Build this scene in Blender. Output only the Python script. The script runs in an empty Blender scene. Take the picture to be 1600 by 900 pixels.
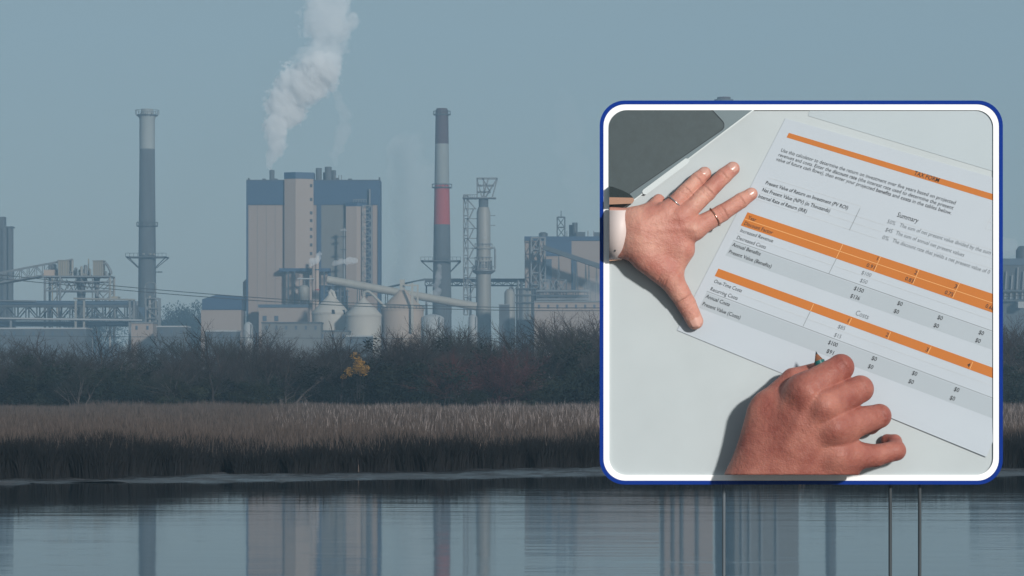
import bpy, bmesh, math, random
import numpy as np
from mathutils import Vector, Matrix

# ------------------------------------------------------------------ camera, sky, sun, exposure
scene = bpy.context.scene
F = 4444.0            # focal length in pixels of the 1600 px wide photograph
HOR, CAMH = 600.0, 3.0
cam_data = bpy.data.cameras.new('camera')
cam_data.sensor_width = 36.0
cam_data.lens = F / 1600.0 * 36.0
cam_data.shift_y = (HOR - 450.0) / 1600.0
cam_data.clip_start, cam_data.clip_end = 0.5, 20000.0
cam = bpy.data.objects.new('camera', cam_data)
scene.collection.objects.link(cam)
cam.location = (0, 0, CAMH)
cam.rotation_euler = (math.radians(90), 0, 0)
scene.camera = cam

SUN = Vector((0.42, -0.86, 0.27)).normalized()
world = bpy.data.worlds.new('World'); scene.world = world
world.use_nodes = True
wn, wl = world.node_tree.nodes, world.node_tree.links
bg = wn['Background']
sky = wn.new('ShaderNodeTexSky'); sky.sky_type = 'NISHITA'; sky.sun_disc = False
sky.sun_elevation = math.asin(SUN.z); sky.sun_rotation = math.atan2(SUN.x, SUN.y)
sky.air_density, sky.dust_density, sky.ozone_density = 1.3, 1.2, 2.5
veil = wn.new('ShaderNodeMix'); veil.data_type = 'RGBA'      # thin even overcast
veil.inputs[0].default_value = 0.8
veil.inputs[7].default_value = (3.45, 4.45, 4.95, 1)
wl.new(sky.outputs[0], veil.inputs[6]); wl.new(veil.outputs[2], bg.inputs['Color'])
bg.inputs['Strength'].default_value = 0.075

sun_data = bpy.data.lights.new('sun', 'SUN'); sun_data.energy = 3.7
sun_data.angle = math.radians(4.0); sun_data.color = (1.0, 0.965, 0.92)
sun = bpy.data.objects.new('sun', sun_data); scene.collection.objects.link(sun)
sun.rotation_euler = SUN.to_track_quat('Z', 'Y').to_euler()
sun.location = (60, -60, 120)

scene.view_settings.view_transform = 'Standard'
scene.view_settings.look = 'None'
scene.view_settings.exposure = 0.0
scene.view_settings.gamma = 1.0
scene.cycles.use_denoising = True
scene.cycles.volume_bounces = 5
scene.cycles.max_bounces = 8
scene.cycles.volume_step_rate = 1.0

# ------------------------------------------------------------------ helpers
COL = scene.collection
def lin(r, g, b):
    f = lambda c: ((c / 255 + .055) / 1.055) ** 2.4 if c / 255 > .04045 else c / 255 / 12.92
    return (f(r), f(g), f(b))

def material(name, col, rough=0.7, metal=0.0, var=0.18, scale=0.5, bump=0.0, bscale=None, spec=0.4, stretch=(1, 1, 1), col2=None, random_col=0.0):
    m = bpy.data.materials.new(name); m.use_nodes = True
    n, l = m.node_tree.nodes, m.node_tree.links
    b = n['Principled BSDF']
    b.inputs['Roughness'].default_value = rough
    b.inputs['Metallic'].default_value = metal
    b.inputs['Specular IOR Level'].default_value = spec
    geo = n.new('ShaderNodeNewGeometry'); mp = n.new('ShaderNodeMapping'); mp.inputs['Scale'].default_value = stretch
    l.new(geo.outputs['Position'], mp.inputs['Vector'])
    nz = n.new('ShaderNodeTexNoise'); nz.inputs['Scale'].default_value = scale; nz.inputs['Detail'].default_value = 6
    nz.inputs['Roughness'].default_value = 0.62
    l.new(mp.outputs[0], nz.inputs['Vector'])
    ramp = n.new('ShaderNodeValToRGB')
    c2 = col2 or tuple(c * (1 - var) for c in col)
    c1 = tuple(min(1, c * (1 + var * .6)) for c in col)
    ramp.color_ramp.elements[0].position = .3; ramp.color_ramp.elements[1].position = .7
    ramp.color_ramp.elements[0].color = (*c2, 1); ramp.color_ramp.elements[1].color = (*c1, 1)
    l.new(nz.outputs['Fac'], ramp.inputs[0])
    out = ramp.outputs[0]
    if random_col:
        oi = n.new('ShaderNodeObjectInfo'); hs = n.new('ShaderNodeHueSaturation')
        mr = n.new('ShaderNodeMapRange'); mr.inputs[3].default_value = 1 - random_col; mr.inputs[4].default_value = 1 + random_col
        l.new(oi.outputs['Random'], mr.inputs[0]); l.new(mr.outputs[0], hs.inputs['Value']); l.new(out, hs.inputs['Color'])
        out = hs.outputs[0]
    l.new(out, b.inputs['Base Color'])
    if bump:
        nb = n.new('ShaderNodeTexNoise'); nb.inputs['Scale'].default_value = bscale or scale * 6; nb.inputs['Detail'].default_value = 4
        l.new(mp.outputs[0], nb.inputs['Vector'])
        bp = n.new('ShaderNodeBump'); bp.inputs['Strength'].default_value = bump; bp.inputs['Distance'].default_value = 0.1
        l.new(nb.outputs['Fac'], bp.inputs['Height']); l.new(bp.outputs[0], b.inputs['Normal'])
    return m

def tag(o, label=None, cat=None, group=None, kind=None):
    if label: o['label'] = label
    if cat: o['category'] = cat
    if group: o['group'] = group
    if kind: o['kind'] = kind
    return o

def thing(name, label, cat, loc=(0, 0, 0), group=None):
    o = bpy.data.objects.new(name, None); COL.objects.link(o)
    o.empty_display_size = 1.0
    o.location = loc
    return tag(o, label, cat, group)

def copy_tree(o, parent=None):
    c = o.copy(); COL.objects.link(c)
    if parent: c.parent = parent
    for ch in o.children: copy_tree(ch, c)
    return c

class MB:
    """collects shapes (world coordinates) into one mesh"""
    def __init__(s): s.v, s.f, s.smooth = [], [], []
    def add(s, v, f, sm=False):
        k = len(s.v); s.v += [tuple(p) for p in v]
        s.f += [tuple(i + k for i in q) for q in f]; s.smooth += [sm] * len(f); return s
    def box(s, x0, x1, y0, y1, z0, z1):
        x0, x1 = min(x0, x1), max(x0, x1); z0, z1 = min(z0, z1), max(z0, z1); y0, y1 = min(y0, y1), max(y0, y1)
        return s.add([(x0, y0, z0), (x1, y0, z0), (x1, y1, z0), (x0, y1, z0), (x0, y0, z1), (x1, y0, z1), (x1, y1, z1), (x0, y1, z1)],
                     [(0, 3, 2, 1), (4, 5, 6, 7), (0, 1, 5, 4), (1, 2, 6, 5), (2, 3, 7, 6), (3, 0, 4, 7)])
    def prism(s, pts, z0, z1):      # plan polygon, counter-clockwise seen from above
        n = len(pts)
        return s.add([(x, y, z0) for x, y in pts] + [(x, y, z1) for x, y in pts],
                     [tuple(reversed(range(n))), tuple(range(n, 2 * n))] + [(i, (i + 1) % n, n + (i + 1) % n, n + i) for i in range(n)])
    def slab(s, pts, y0, y1):       # elevation polygon (x, z) given depth y0 (front) to y1, counter-clockwise as seen by the camera
        n = len(pts)
        return s.add([(x, y0, z) for x, z in pts] + [(x, y1, z) for x, z in pts],
                     [tuple(range(n)), tuple(reversed(range(n, 2 * n)))] + [((i + 1) % n, i, n + i, n + (i + 1) % n) for i in range(n)])
    def tube(s, p0, p1, r0, r1=None, n=8, caps=True, sm=True):
        r1 = r0 if r1 is None else r1
        p0, p1 = Vector(p0), Vector(p1); d = (p1 - p0).normalized()
        a = d.orthogonal().normalized(); b = d.cross(a)
        vs = []
        for p, r in ((p0, r0), (p1, r1)):
            vs += [p + (a * math.cos(t) + b * math.sin(t)) * r for t in (2 * math.pi * i / n for i in range(n))]
        s.add(vs, [(i, (i + 1) % n, n + (i + 1) % n, n + i) for i in range(n)], sm)
        if caps:
            s.add(vs[:n], [tuple(reversed(range(n)))]); s.add(vs[n:], [tuple(range(n))])
        return s
    def beam(s, p0, p1, w, h=None):
        h = h or w
        p0, p1 = Vector(p0), Vector(p1); d = (p1 - p0).normalized()
        up = Vector((0, 1, 0)) if abs(d.y) < .9 else Vector((0, 0, 1))
        a = d.cross(up).normalized() * w / 2; b = d.cross(a).normalized() * h / 2
        vs = [p + sa * a + sb * b for p in (p0, p1) for sa, sb in ((-1, -1), (1, -1), (1, 1), (-1, 1))]
        return s.add(vs, [(3, 2, 1, 0), (4, 5, 6, 7), (0, 1, 5, 4), (1, 2, 6, 5), (2, 3, 7, 6), (3, 0, 4, 7)])
    def path(s, pts, r, n=8):
        pts = [Vector(p) for p in pts]
        ref = None; rings = []
        for i, p in enumerate(pts):
            d = (pts[min(i + 1, len(pts) - 1)] - pts[max(i - 1, 0)]).normalized()
            if ref is None: ref = d.orthogonal().normalized()
            a = (ref - d * ref.dot(d)).normalized(); ref = a; b = d.cross(a)
            rr = r[i] if isinstance(r, (list, tuple)) else r
            rings.append([p + (a * math.cos(t) + b * math.sin(t)) * rr for t in (2 * math.pi * k / n for k in range(n))])
        vs = [v for g in rings for v in g]
        fs = [(j * n + i, j * n + (i + 1) % n, (j + 1) * n + (i + 1) % n, (j + 1) * n + i) for j in range(len(pts) - 1) for i in range(n)]
        s.add(vs, fs, True); s.add(rings[0], [tuple(reversed(range(n)))]); s.add(rings[-1], [tuple(range(n))])
        return s
    def lathe(s, cx, cy, prof, n=28, sm=True):   # prof: list of (radius, z) from the bottom up
        vs = [(cx + r * math.cos(t), cy + r * math.sin(t), z) for r, z in prof for t in (2 * math.pi * i / n for i in range(n))]
        m = len(prof)
        s.add(vs, [(j * n + i, j * n + (i + 1) % n, (j + 1) * n + (i + 1) % n, (j + 1) * n + i) for j in range(m - 1) for i in range(n)], sm)
        s.add(vs[:n], [tuple(reversed(range(n)))]); s.add(vs[-n:], [tuple(range(n))])
        return s
    def build(s, name, mat, parent=None, label=None):
        me = bpy.data.meshes.new(name); me.from_pydata(s.v, [], s.f)
        me.polygons.foreach_set('use_smooth', s.smooth); me.update()
        me.materials.append(mat)
        o = bpy.data.objects.new(name, me); COL.objects.link(o)
        if parent:
            o.parent = parent
            off = parent.location.copy(); q = parent.parent
            while q: off += q.location; q = q.parent
            o.location = -off
        if label: o['label'] = label
        return o

def mesh_obj(name, verts, faces, mat, smooth=False):
    me = bpy.data.meshes.new(name); me.from_pydata(verts, [], faces); me.materials.append(mat)
    if smooth: me.polygons.foreach_set('use_smooth', [True] * len(me.polygons))
    me.update()
    o = bpy.data.objects.new(name, me); COL.objects.link(o); return o

def np_mesh(name, V, loops, starts, totals, mat):
    me = bpy.data.meshes.new(name)
    me.vertices.add(len(V)); me.vertices.foreach_set('co', np.asarray(V, np.float32).ravel())
    me.loops.add(len(loops)); me.loops.foreach_set('vertex_index', np.asarray(loops, np.int32))
    me.polygons.add(len(starts)); me.polygons.foreach_set('loop_start', np.asarray(starts, np.int32))
    me.update(calc_edges=True); me.validate()
    me.materials.append(mat)
    return me

# ------------------------------------------------------------------ landscape
def water_y(x):
    px = 800 + x * F / 90
    return np.interp(px, [-400, 0, 190, 400, 600, 800, 940, 1600, 2200], [84, 86.2, 86.8, 88, 89.8, 92, 94, 93.5, 92.5]) + .25 * np.sin(x * .9) + .15 * np.sin(x * 2.3 + 1)
def reed_y(x):
    px = 800 + x * F / 90
    return np.interp(px, [-400, 0, 160, 240, 330, 500, 700, 940, 1600, 2200], [86.6, 88.2, 89.0, 91.4, 92.6, 93.6, 96.2, 100.5, 99, 97]) + .35 * np.sin(x * 1.3 + 2) + .2 * np.sin(x * 3.1)
def ground_z(x, y):
    w, r = water_y(x), reed_y(x)
    z = np.where(y < w, np.maximum(.07 * (y - w), -1.2), .013 * (y - w))
    z = np.where(y > r, .013 * (r - w) + .25 * np.clip((y - r) / 14, 0, 1), z)
    z = z + .5 * np.clip((y - 245) / 90, 0, 1) + 2.2 * np.clip((y - 340) / 300, 0, 1)
    return z

M_ground = material('marsh_soil', (.03, .025, .02), .85, var=.4, scale=.35, bump=.5, bscale=2.5)
ys = np.concatenate([np.arange(70, 84, 2.), np.arange(84, 112, .6), np.arange(112, 260, 8.), np.arange(260, 700, 30.), [750, 900, 1100, 1325]])
us = np.concatenate([np.linspace(-.52, -.35, 12), np.linspace(-.34, .34, 150), np.linspace(.35, .52, 12)])
Y, U = np.meshgrid(ys, us, indexing='ij'); X = U * np.maximum(Y, 100)
Z = ground_z(X, Y) + .02 * np.sin(X * 1.7 + Y) * np.sin(Y * 1.1) - .04
nx = len(us)
gf = [(i * nx + j, i * nx + j + 1, (i + 1) * nx + j + 1, (i + 1) * nx + j) for i in range(len(ys) - 1) for j in range(nx - 1)]
tag(mesh_obj('ground', list(zip(X.ravel(), Y.ravel(), Z.ravel())), gf, M_ground, True), kind='structure')

# wet tidal mud between water and reeds, with low ridges left by the tide
M_mud = material('wet_mud', (.042, .043, .047), .25, var=.7, scale=1.2, bump=.9, bscale=3.5, spec=.6, stretch=(.35, 1, 1))
rng = np.random.default_rng(3)
xs = np.arange(-26, 26.01, .12); ts = np.linspace(-.12, 1.35, 110)
T, XX = np.meshgrid(ts, xs, indexing='ij')
YY = water_y(XX) + T * (reed_y(XX) - water_y(XX))
ZZ = ground_z(XX, YY)
for k in range(26):
    a, b, ph = rng.uniform(.15, 1.8), rng.uniform(3, 22), rng.uniform(0, 6.28)
    ZZ += .0052 * np.sin(a * XX + b * YY + ph + 1.5 * np.sin(.7 * XX + ph)) * (1.2 - .6 * np.sin(.5 * XX + ph))
for k in range(1500):
    cx, ct, s = rng.uniform(-24, 24), rng.uniform(-.05, 1.1), rng.uniform(.05, .16)
    cy = water_y(cx) + ct * (reed_y(cx) - water_y(cx))
    ZZ += rng.uniform(-.03, .045) * np.exp(-(((XX - cx) / (s * 2.6)) ** 2 + ((YY - cy) / s) ** 2))
nx = len(xs)
mf = [(i * nx + j, i * nx + j + 1, (i + 1) * nx + j + 1, (i + 1) * nx + j) for i in range(len(ts) - 1) for j in range(nx - 1)]
tag(mesh_obj('mud_bank', list(zip(XX.ravel(), YY.ravel(), ZZ.ravel())), mf, M_mud, True), kind='structure')

# river
M_water = bpy.data.materials.new('river_water'); M_water.use_nodes = True
n, l = M_water.node_tree.nodes, M_water.node_tree.links
b = n['Principled BSDF']; b.inputs['Base Color'].default_value = (.012, .018, .022, 1)
b.inputs['Roughness'].default_value = .05; b.inputs['IOR'].default_value = 1.42
geo = n.new('ShaderNodeNewGeometry')
acc = None
for sc, st, amp in ((.35, (.2, 1, 1), .010), (1.9, (.25, 1, 1), .0023), (7.0, (.3, 1, 1), .0012)):
    mp = n.new('ShaderNodeMapping'); mp.inputs['Scale'].default_value = st; l.new(geo.outputs['Position'], mp.inputs[0])
    nz = n.new('ShaderNodeTexNoise'); nz.inputs['Scale'].default_value = sc; nz.inputs['Detail'].default_value = 2; l.new(mp.outputs[0], nz.inputs['Vector'])
    mu = n.new('ShaderNodeMath'); mu.operation = 'MULTIPLY'; mu.inputs[1].default_value = amp; l.new(nz.outputs['Fac'], mu.inputs[0])
    if acc:
        ad = n.new('ShaderNodeMath'); l.new(acc, ad.inputs[0]); l.new(mu.outputs[0], ad.inputs[1]); acc = ad.outputs[0]
    else: acc = mu.outputs[0]
bp = n.new('ShaderNodeBump'); bp.inputs['Distance'].default_value = 1.0; bp.inputs['Strength'].default_value = 1.0
l.new(acc, bp.inputs['Height']); l.new(bp.outputs[0], b.inputs['Normal'])
tag(mesh_obj('river_water', [(-690, -35, 0), (690, -35, 0), (690, 110, 0), (-690, 110, 0)], [(0, 1, 2, 3)], M_water), kind='structure')

# ------------------------------------------------------------------ reeds (uncountable: one object per stand)
def blades(name, label, x, y, h, lean, width, mat):
    n = len(x)
    r = np.random.default_rng(11 + n)
    z = ground_z(x, y) - .06
    az = r.uniform(0, 2 * np.pi, n); dx, dy = np.cos(az) * lean * h, np.sin(az) * lean * h
    wa = r.uniform(-.7, .7, n); wx, wy = np.cos(wa) * width, np.sin(wa) * width
    P = np.empty((n, 5, 3), np.float32)
    P[:, 0] = np.stack([x - wx, y - wy, z], 1); P[:, 1] = np.stack([x + wx, y + wy, z], 1)
    P[:, 2] = np.stack([x + dx * .35 + wx * .8, y + dy * .35 + wy * .8, z + h * .6], 1)
    P[:, 3] = np.stack([x + dx * .35 - wx * .8, y + dy * .35 - wy * .8, z + h * .6], 1)
    P[:, 4] = np.stack([x + dx, y + dy, z + h], 1)
    base = np.arange(n) * 5
    loops = np.stack([base, base + 1, base + 2, base + 3, base + 3, base + 2, base + 4], 1).ravel()
    starts = np.stack([np.arange(n) * 7, np.arange(n) * 7 + 4], 1).ravel()
    me = np_mesh(name, P.reshape(-1, 3), loops, starts, None, mat)
    o = bpy.data.objects.new(name, me); COL.objects.link(o)
    return tag(o, label, 'reeds', kind='stuff')

def reed_mat(name, c1, c2, sc=2.5):
    m = material(name, c1, .85, var=.2, scale=sc, col2=c2, spec=.2, stretch=(1, .6, .02))
    return m
M_reed = reed_mat('dry_reed', (.104, .082, .072), (.024, .020, .019))
M_reed_dark = reed_mat('shaded_muddy_reed', (.010, .010, .011), (.004, .005, .006))  # near-black: shade on the reed front joins the mud in this colour
rr = np.random.default_rng(5)
def scatter(n, d0, d1, power=1.0):
    t = rr.random(n) ** power; u = rr.uniform(-.215, .215, n)
    y = d0 + t * (d1 - d0); x = u * (y + 12); return x, y
# tall field behind, fading back to the wood
def hvar(x, y): return .13 * np.sin(x * .16 + y * .05) + .10 * np.sin(x * .73 + 2 * np.sin(y * .11)) + .16 * np.sin(x * .35 + 1.3) * np.sin(y * .21) + .08 * np.sin(x * 1.1 + y * .5) + .05 * np.sin(x * 2.7)
x, y = scatter(190000, 94, 252, 1.5); k = y > reed_y(x) + .2 + 8 * rr.random(len(x)) ** .8 + .8 * np.sin(x * 1.7); x, y = x[k], y[k]
blades('marsh_reeds', 'broad field of dry brown reeds between the river and the wood', x, y, np.clip(rr.normal(1.0, .13, len(x)) + hvar(x, y), .5, 1.6), rr.random(len(x)) ** 1.6 * .5, rr.uniform(.012, .03, len(x)) * (y / 110) ** .5, M_reed)
x, y = scatter(16000, 120, 250, 1.0); k = (x * F / y + 800 > 420 + 500 * rr.random(len(x)) ** 2); x, y = x[k], y[k]
blades('reed_plumes', 'pale seed plumes standing above the far reeds right of the middle', x, y, np.clip(rr.normal(1.15, .1, len(x)) + hvar(x, y), .8, 1.6), rr.uniform(0, .3, len(x)), rr.uniform(.02, .04, len(x)), reed_mat('pale_plume', (.24, .21, .20), (.12, .10, .10)))
n = 42000
x = rr.uniform(-27, 27, n); d_ = rr.random(n) ** .6 * 11; y = reed_y(x) + .4 + d_; k = rr.random(n) < .12 + .88 * np.clip(d_ / 9, 0, 1); x, y = x[k], y[k]
blades('front_reeds', 'dry brown reeds mixed into the dark stalks near the bank', x, y, np.clip(rr.normal(.92, .14, len(x)) + hvar(x, y), .4, 1.5), rr.uniform(0, .3, len(x)), rr.uniform(.012, .026, len(x)), M_reed)
# dark stalks along the cut bank, mud stain and front-face shade in their colour
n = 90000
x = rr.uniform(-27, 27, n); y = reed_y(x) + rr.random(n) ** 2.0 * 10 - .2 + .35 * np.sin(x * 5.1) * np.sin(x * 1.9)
blades('bank_reeds', 'reed stalks standing along the water edge, mud and front shade painted dark', x, y, np.clip(rr.normal(.92, .15, n) + hvar(x, y) - .12 * np.exp(-(y - reed_y(x)) * 1.2), .25, 1.45), rr.uniform(0, .45, n), rr.uniform(.012, .028, n), M_reed_dark)

# ------------------------------------------------------------------ trees
class Tree:
    def __init__(s, seed): s.r = random.Random(seed); s.trunk, s.crown = MB(), MB(); s.tips = []
    def seg(s, mb, p0, p1, r0, r1, n): mb.tube(p0, p1, r0, r1, n, caps=False)
    def grow(s, p, d, L, r, lvl, maxl, droop=0.0, nside=(5, 4, 3, 3, 3)):
        k = 3 if lvl < 2 else 2
        q = p
        for i in range(k):
            d = (d + Vector((s.r.gauss(0, .16), s.r.gauss(0, .16), s.r.gauss(.03 - droop, .12)))).normalized()
            q2 = q + d * L / k; rr0, rr1 = r * (1 - .32 * i / k), r * (1 - .32 * (i + 1) / k)
            s.seg(s.trunk if lvl < 2 else s.crown, q, q2, rr0, rr1, nside[min(lvl, 4)])
            if lvl < maxl and (i > 0 or lvl > 0):
                for _ in range(2 if lvl < maxl - 1 else 3):
                    side = Vector((s.r.gauss(0, 1), s.r.gauss(0, 1), s.r.gauss(.25, .5))).normalized()
                    nd = (d * s.r.uniform(.35, .9) + side * .8).normalized()
                    s.grow(q2 if s.r.random() < .6 else (q + q2) / 2, nd, L * s.r.uniform(.5, .72), rr1 * .55, lvl + 1, maxl, droop, nside)
            q = q2
        s.tips.append((q, d))
        if lvl < maxl:
            s.grow(q, d, L * .62, r * .6, lvl + 1, maxl, droop, nside)

def leaf_cloud(mb, centers, n, spread, size, r, flat=.8):
    for _ in range(n):
        c = r.choice(centers)
        while True:
            o = Vector((r.uniform(-1, 1), r.uniform(-1, 1), r.uniform(-1, 1)))
            if o.length < 1: break
        p = Vector(c[:3]) + Vector((o.x * c[3], o.y * c[3], o.z * c[3] * flat))
        a = Vector((r.gauss(0, 1), r.gauss(0, 1), r.gauss(0, 1))).normalized(); b = a.orthogonal().normalized()
        s1 = size * r.uniform(.6, 1.4); s2 = s1 * r.uniform(.4, .7)
        mb.add([p - a * s1, p + b * s2, p + a * s1, p - b * s2], [(0, 1, 2, 3)])

M_bark = material('grey_bark', (.075, .066, .062), .9, var=.4, scale=2, random_col=.25)
M_bark_dark = material('dark_bark', (.016, .014, .014), .9, var=.4, scale=2)
M_twig = material('winter_twigs', (.031, .024, .024), .9, var=.35, scale=.25, random_col=.35)
M_twig_pale = material('pale_grey_twigs', (.052, .047, .046), .9, var=.35, scale=.25, random_col=.3)
M_twig_olive = material('lichen_twigs', (.022, .023, .019), .9, var=.35, scale=.25, random_col=.3)
M_twig_red = material('budding_red_twigs', (.080, .022, .021), .9, var=.3, scale=.4)
M_leaf_y = material('yellow_leaves', (.27, .145, .022), .7, var=.4, scale=1.5)
M_leaf_r = material('maroon_buds', (.070, .020, .021), .8, var=.4, scale=1.5)
M_leaf_g = material('evergreen_leaves', (.011, .018, .014), .75, var=.5, scale=.6, spec=.15, random_col=.35)
M_leaf_o = material('olive_leaves', (.024, .029, .018), .8, var=.4, scale=.6, spec=.15, random_col=.3)

def bare_proto(name, seed, H, maxl, stems, twig, bark, buds=None, nb=0, lean=.0, spread=.12):
    t = Tree(seed)
    for s_ in range(stems):
        d = Vector((t.r.gauss(lean, spread + .1 * (stems > 1)), t.r.gauss(0, spread + .1 * (stems > 1)), 1)).normalized()
        t.grow(Vector((t.r.gauss(0, .25) * (stems > 1), t.r.gauss(0, .25) * (stems > 1), -.3)), d, H * .42 * t.r.uniform(.8, 1.1), .010 * H + .012, 0, maxl)
    root = bpy.data.objects.new(name, None); COL.objects.link(root)
    # normalise the height
    top = max(v[2] for v in t.crown.v); k = H / top
    for mb in (t.trunk, t.crown): mb.v = [(v[0] * k, v[1] * k, v[2] * k) for v in mb.v]
    if buds:
        cs = [(p.x * k, p.y * k, p.z * k, .16 * k) for p, d in t.tips]
        leaf_cloud(t.crown, cs, nb, 1, .055, t.r)
    t.trunk.build('trunk', bark, root); c = t.crown.build('crown', twig, root)
    return root

def bush_proto(name, seed, H, W, n, mat, size, low=.3):
    r = random.Random(seed); root = bpy.data.objects.new(name, None); COL.objects.link(root)
    tr, cr = MB(), MB(); cs = []
    for i in range(6):
        a = r.uniform(0, 6.28); d = r.uniform(.1, .75) * W
        p = Vector((math.cos(a) * d, math.sin(a) * d, H * r.uniform(.35, .8)))
        tr.tube((p.x * .15, p.y * .15, -.3), p, .06, .02, 4, caps=False)
        for j in range(5):
            cs.append((p.x + r.gauss(0, .28 * W), p.y + r.gauss(0, .28 * W), max(low * H if low > .3 else .3, p.z + r.gauss(0, (.22 if low <= .3 else .1) * H)), r.uniform(.16, .4) * W))
    leaf_cloud(cr, cs, n, 1, size, r)
    tr.build('trunk', M_bark_dark, root); cr.build('crown', mat, root)
    return root

tall = [bare_proto('bare_tree', 10 + i, 10.0, 4, 1, (M_twig_pale, M_twig, M_twig_olive, M_twig)[i], M_bark) for i in range(4)]
thick = [bare_proto('bare_shrub_tree', 30 + i, 7.0, 3, 5, M_twig if i % 3 else M_twig_olive, M_bark) for i in range(4)]
greens = [bush_proto('evergreen_shrub', 50 + i, 3.6, 2.6, 3200, M_leaf_g if i < 2 else M_leaf_o, .10) for i in range(4)]
used = set()
def place(proto, x, y, rot, sc, label, cat, group):
    o = copy_tree(proto) if proto.name in used else proto
    used.add(proto.name)
    o.location = (x, y, float(ground_z(np.float64(x), np.float64(y))) - .05); o.rotation_euler.z = rot
    o.scale = (sc, sc, sc) if not isinstance(sc, tuple) else sc
    return tag(o, label, cat, group)
tr = random.Random(77)
def at_px(px, y): return (px - 800) * y / F
def top_limit(px):   # height line of the wood in the photograph (image y of the crown tops)
    return np.interp(px, [-100, 0, 60, 130, 200, 260, 310, 350, 420, 480, 540, 600, 640, 700, 760, 800, 860, 940, 1100, 1600, 1700], [512, 514, 518, 512, 524, 524, 500, 505, 515, 512, 524, 515, 498, 500, 498, 500, 486, 482, 490, 490, 490])
LB = {'bare_tree': 'slender leafless grey brown tree rising from the winter wood behind the reeds', 'bare_shrub_tree': 'many stemmed leafless thicket tree in the winter wood behind the reeds', 'evergreen_shrub': 'low dark evergreen shrub along the foot of the winter wood'}
for kind, protos, H0, cnt, y0, y1, cat, frac in (('bare_tree', tall, 10., 84, 256, 330, 'tree', (.86, 1.02)), ('bare_shrub_tree', thick, 7., 105, 250, 318, 'tree', (.62, .95)), ('evergreen_shrub', greens, 3.9, 74, 247, 262, 'shrub', (.3, .62))):
    for i in range(cnt):
        px = -70 + (i + tr.uniform(.1, .9)) * 1740 / cnt; y = tr.uniform(y0, y1)
        x = at_px(px, y)
        topz = CAMH + (HOR - float(top_limit(px)) + tr.uniform(-9, 3)) * y / F
        h = topz * tr.uniform(*frac)
        s = h / H0
        place(protos[i % len(protos)], x, y, tr.uniform(0, 6.28), (s * tr.uniform(1.0, 1.35), s * tr.uniform(1.0, 1.35), s), LB[kind], cat, {'bare_tree': 'bare trees of the wood', 'bare_shrub_tree': 'thicket trees of the wood', 'evergreen_shrub': 'evergreen shrubs at the foot of the wood'}[kind])

def single(proto, px, y, topy, label, wide=1.0, cat='tree'):
    H = max(max(v.co.z for v in c.data.vertices) for c in proto.children)
    s = (CAMH - .4 + (HOR - topy) * y / F) / H
    proto.name = proto.name.split('.')[0]
    place(proto, at_px(px, y), y, 1.0, (s * wide, s * wide, s), label, cat, None)
single(bare_proto('crooked_tree', 91, 8, 3, 1, M_bark_dark, M_bark_dark, lean=-.25, spread=.3), 527, 249, 497, 'crooked dark leafless tree in front of the cone roofed silos')
single(bare_proto('leafless_tree', 93, 8, 4, 1, M_bark_dark, M_bark_dark, spread=.2), 330, 249, 488, 'tall dark leafless tree with fine twigs before the small gabled building')
single(bare_proto('leafless_tree', 97, 8, 4, 1, M_bark_dark, M_bark_dark, spread=.2), 404, 250, 497, 'dark leafless forked tree before the low annex of the boiler house')
single(bare_proto('maroon_tree', 101, 6, 4, 2, M_twig_red, M_bark_dark), 697, 248, 540, 'leafless tree with dark maroon buds, left of the two reddish trees', 1.3)
single(bare_proto('reddish_tree', 104, 6, 4, 3, M_leaf_r, M_bark_dark, M_leaf_r, 2500), 768, 249, 535, 'wide tree with a reddish haze of buds, right of the two reddish trees', 1.5)
yt = bush_proto('yellow_tree', 111, 5, .8, 10, M_leaf_y, .07)
ymb = MB(); yr = random.Random(5)
leaf_cloud(ymb, [(yr.gauss(0, .55), yr.gauss(0, .55), 4.0 + yr.gauss(0, .42), yr.uniform(.25, .5)) for _ in range(16)], 1500, 1, .07, yr)
yo = [c for c in yt.children if c.name.startswith('crown')][0]; ym = ymb.build('crown', M_leaf_y); yo.data = ym.data; bpy.data.objects.remove(ym)
single(yt, 560, 247, 547, 'small tree with the only yellow autumn leaves in the wood', 1.0)
single(bare_proto('rounded_thicket', 113, 7, 4, 4, material('fine_grey_twigs', (.034, .030, .032), .9, var=.3), M_bark_dark, spread=.3), 622, 258, 492, 'dense rounded thicket of grey twigs in front of the tan silo', 1.25)
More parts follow.
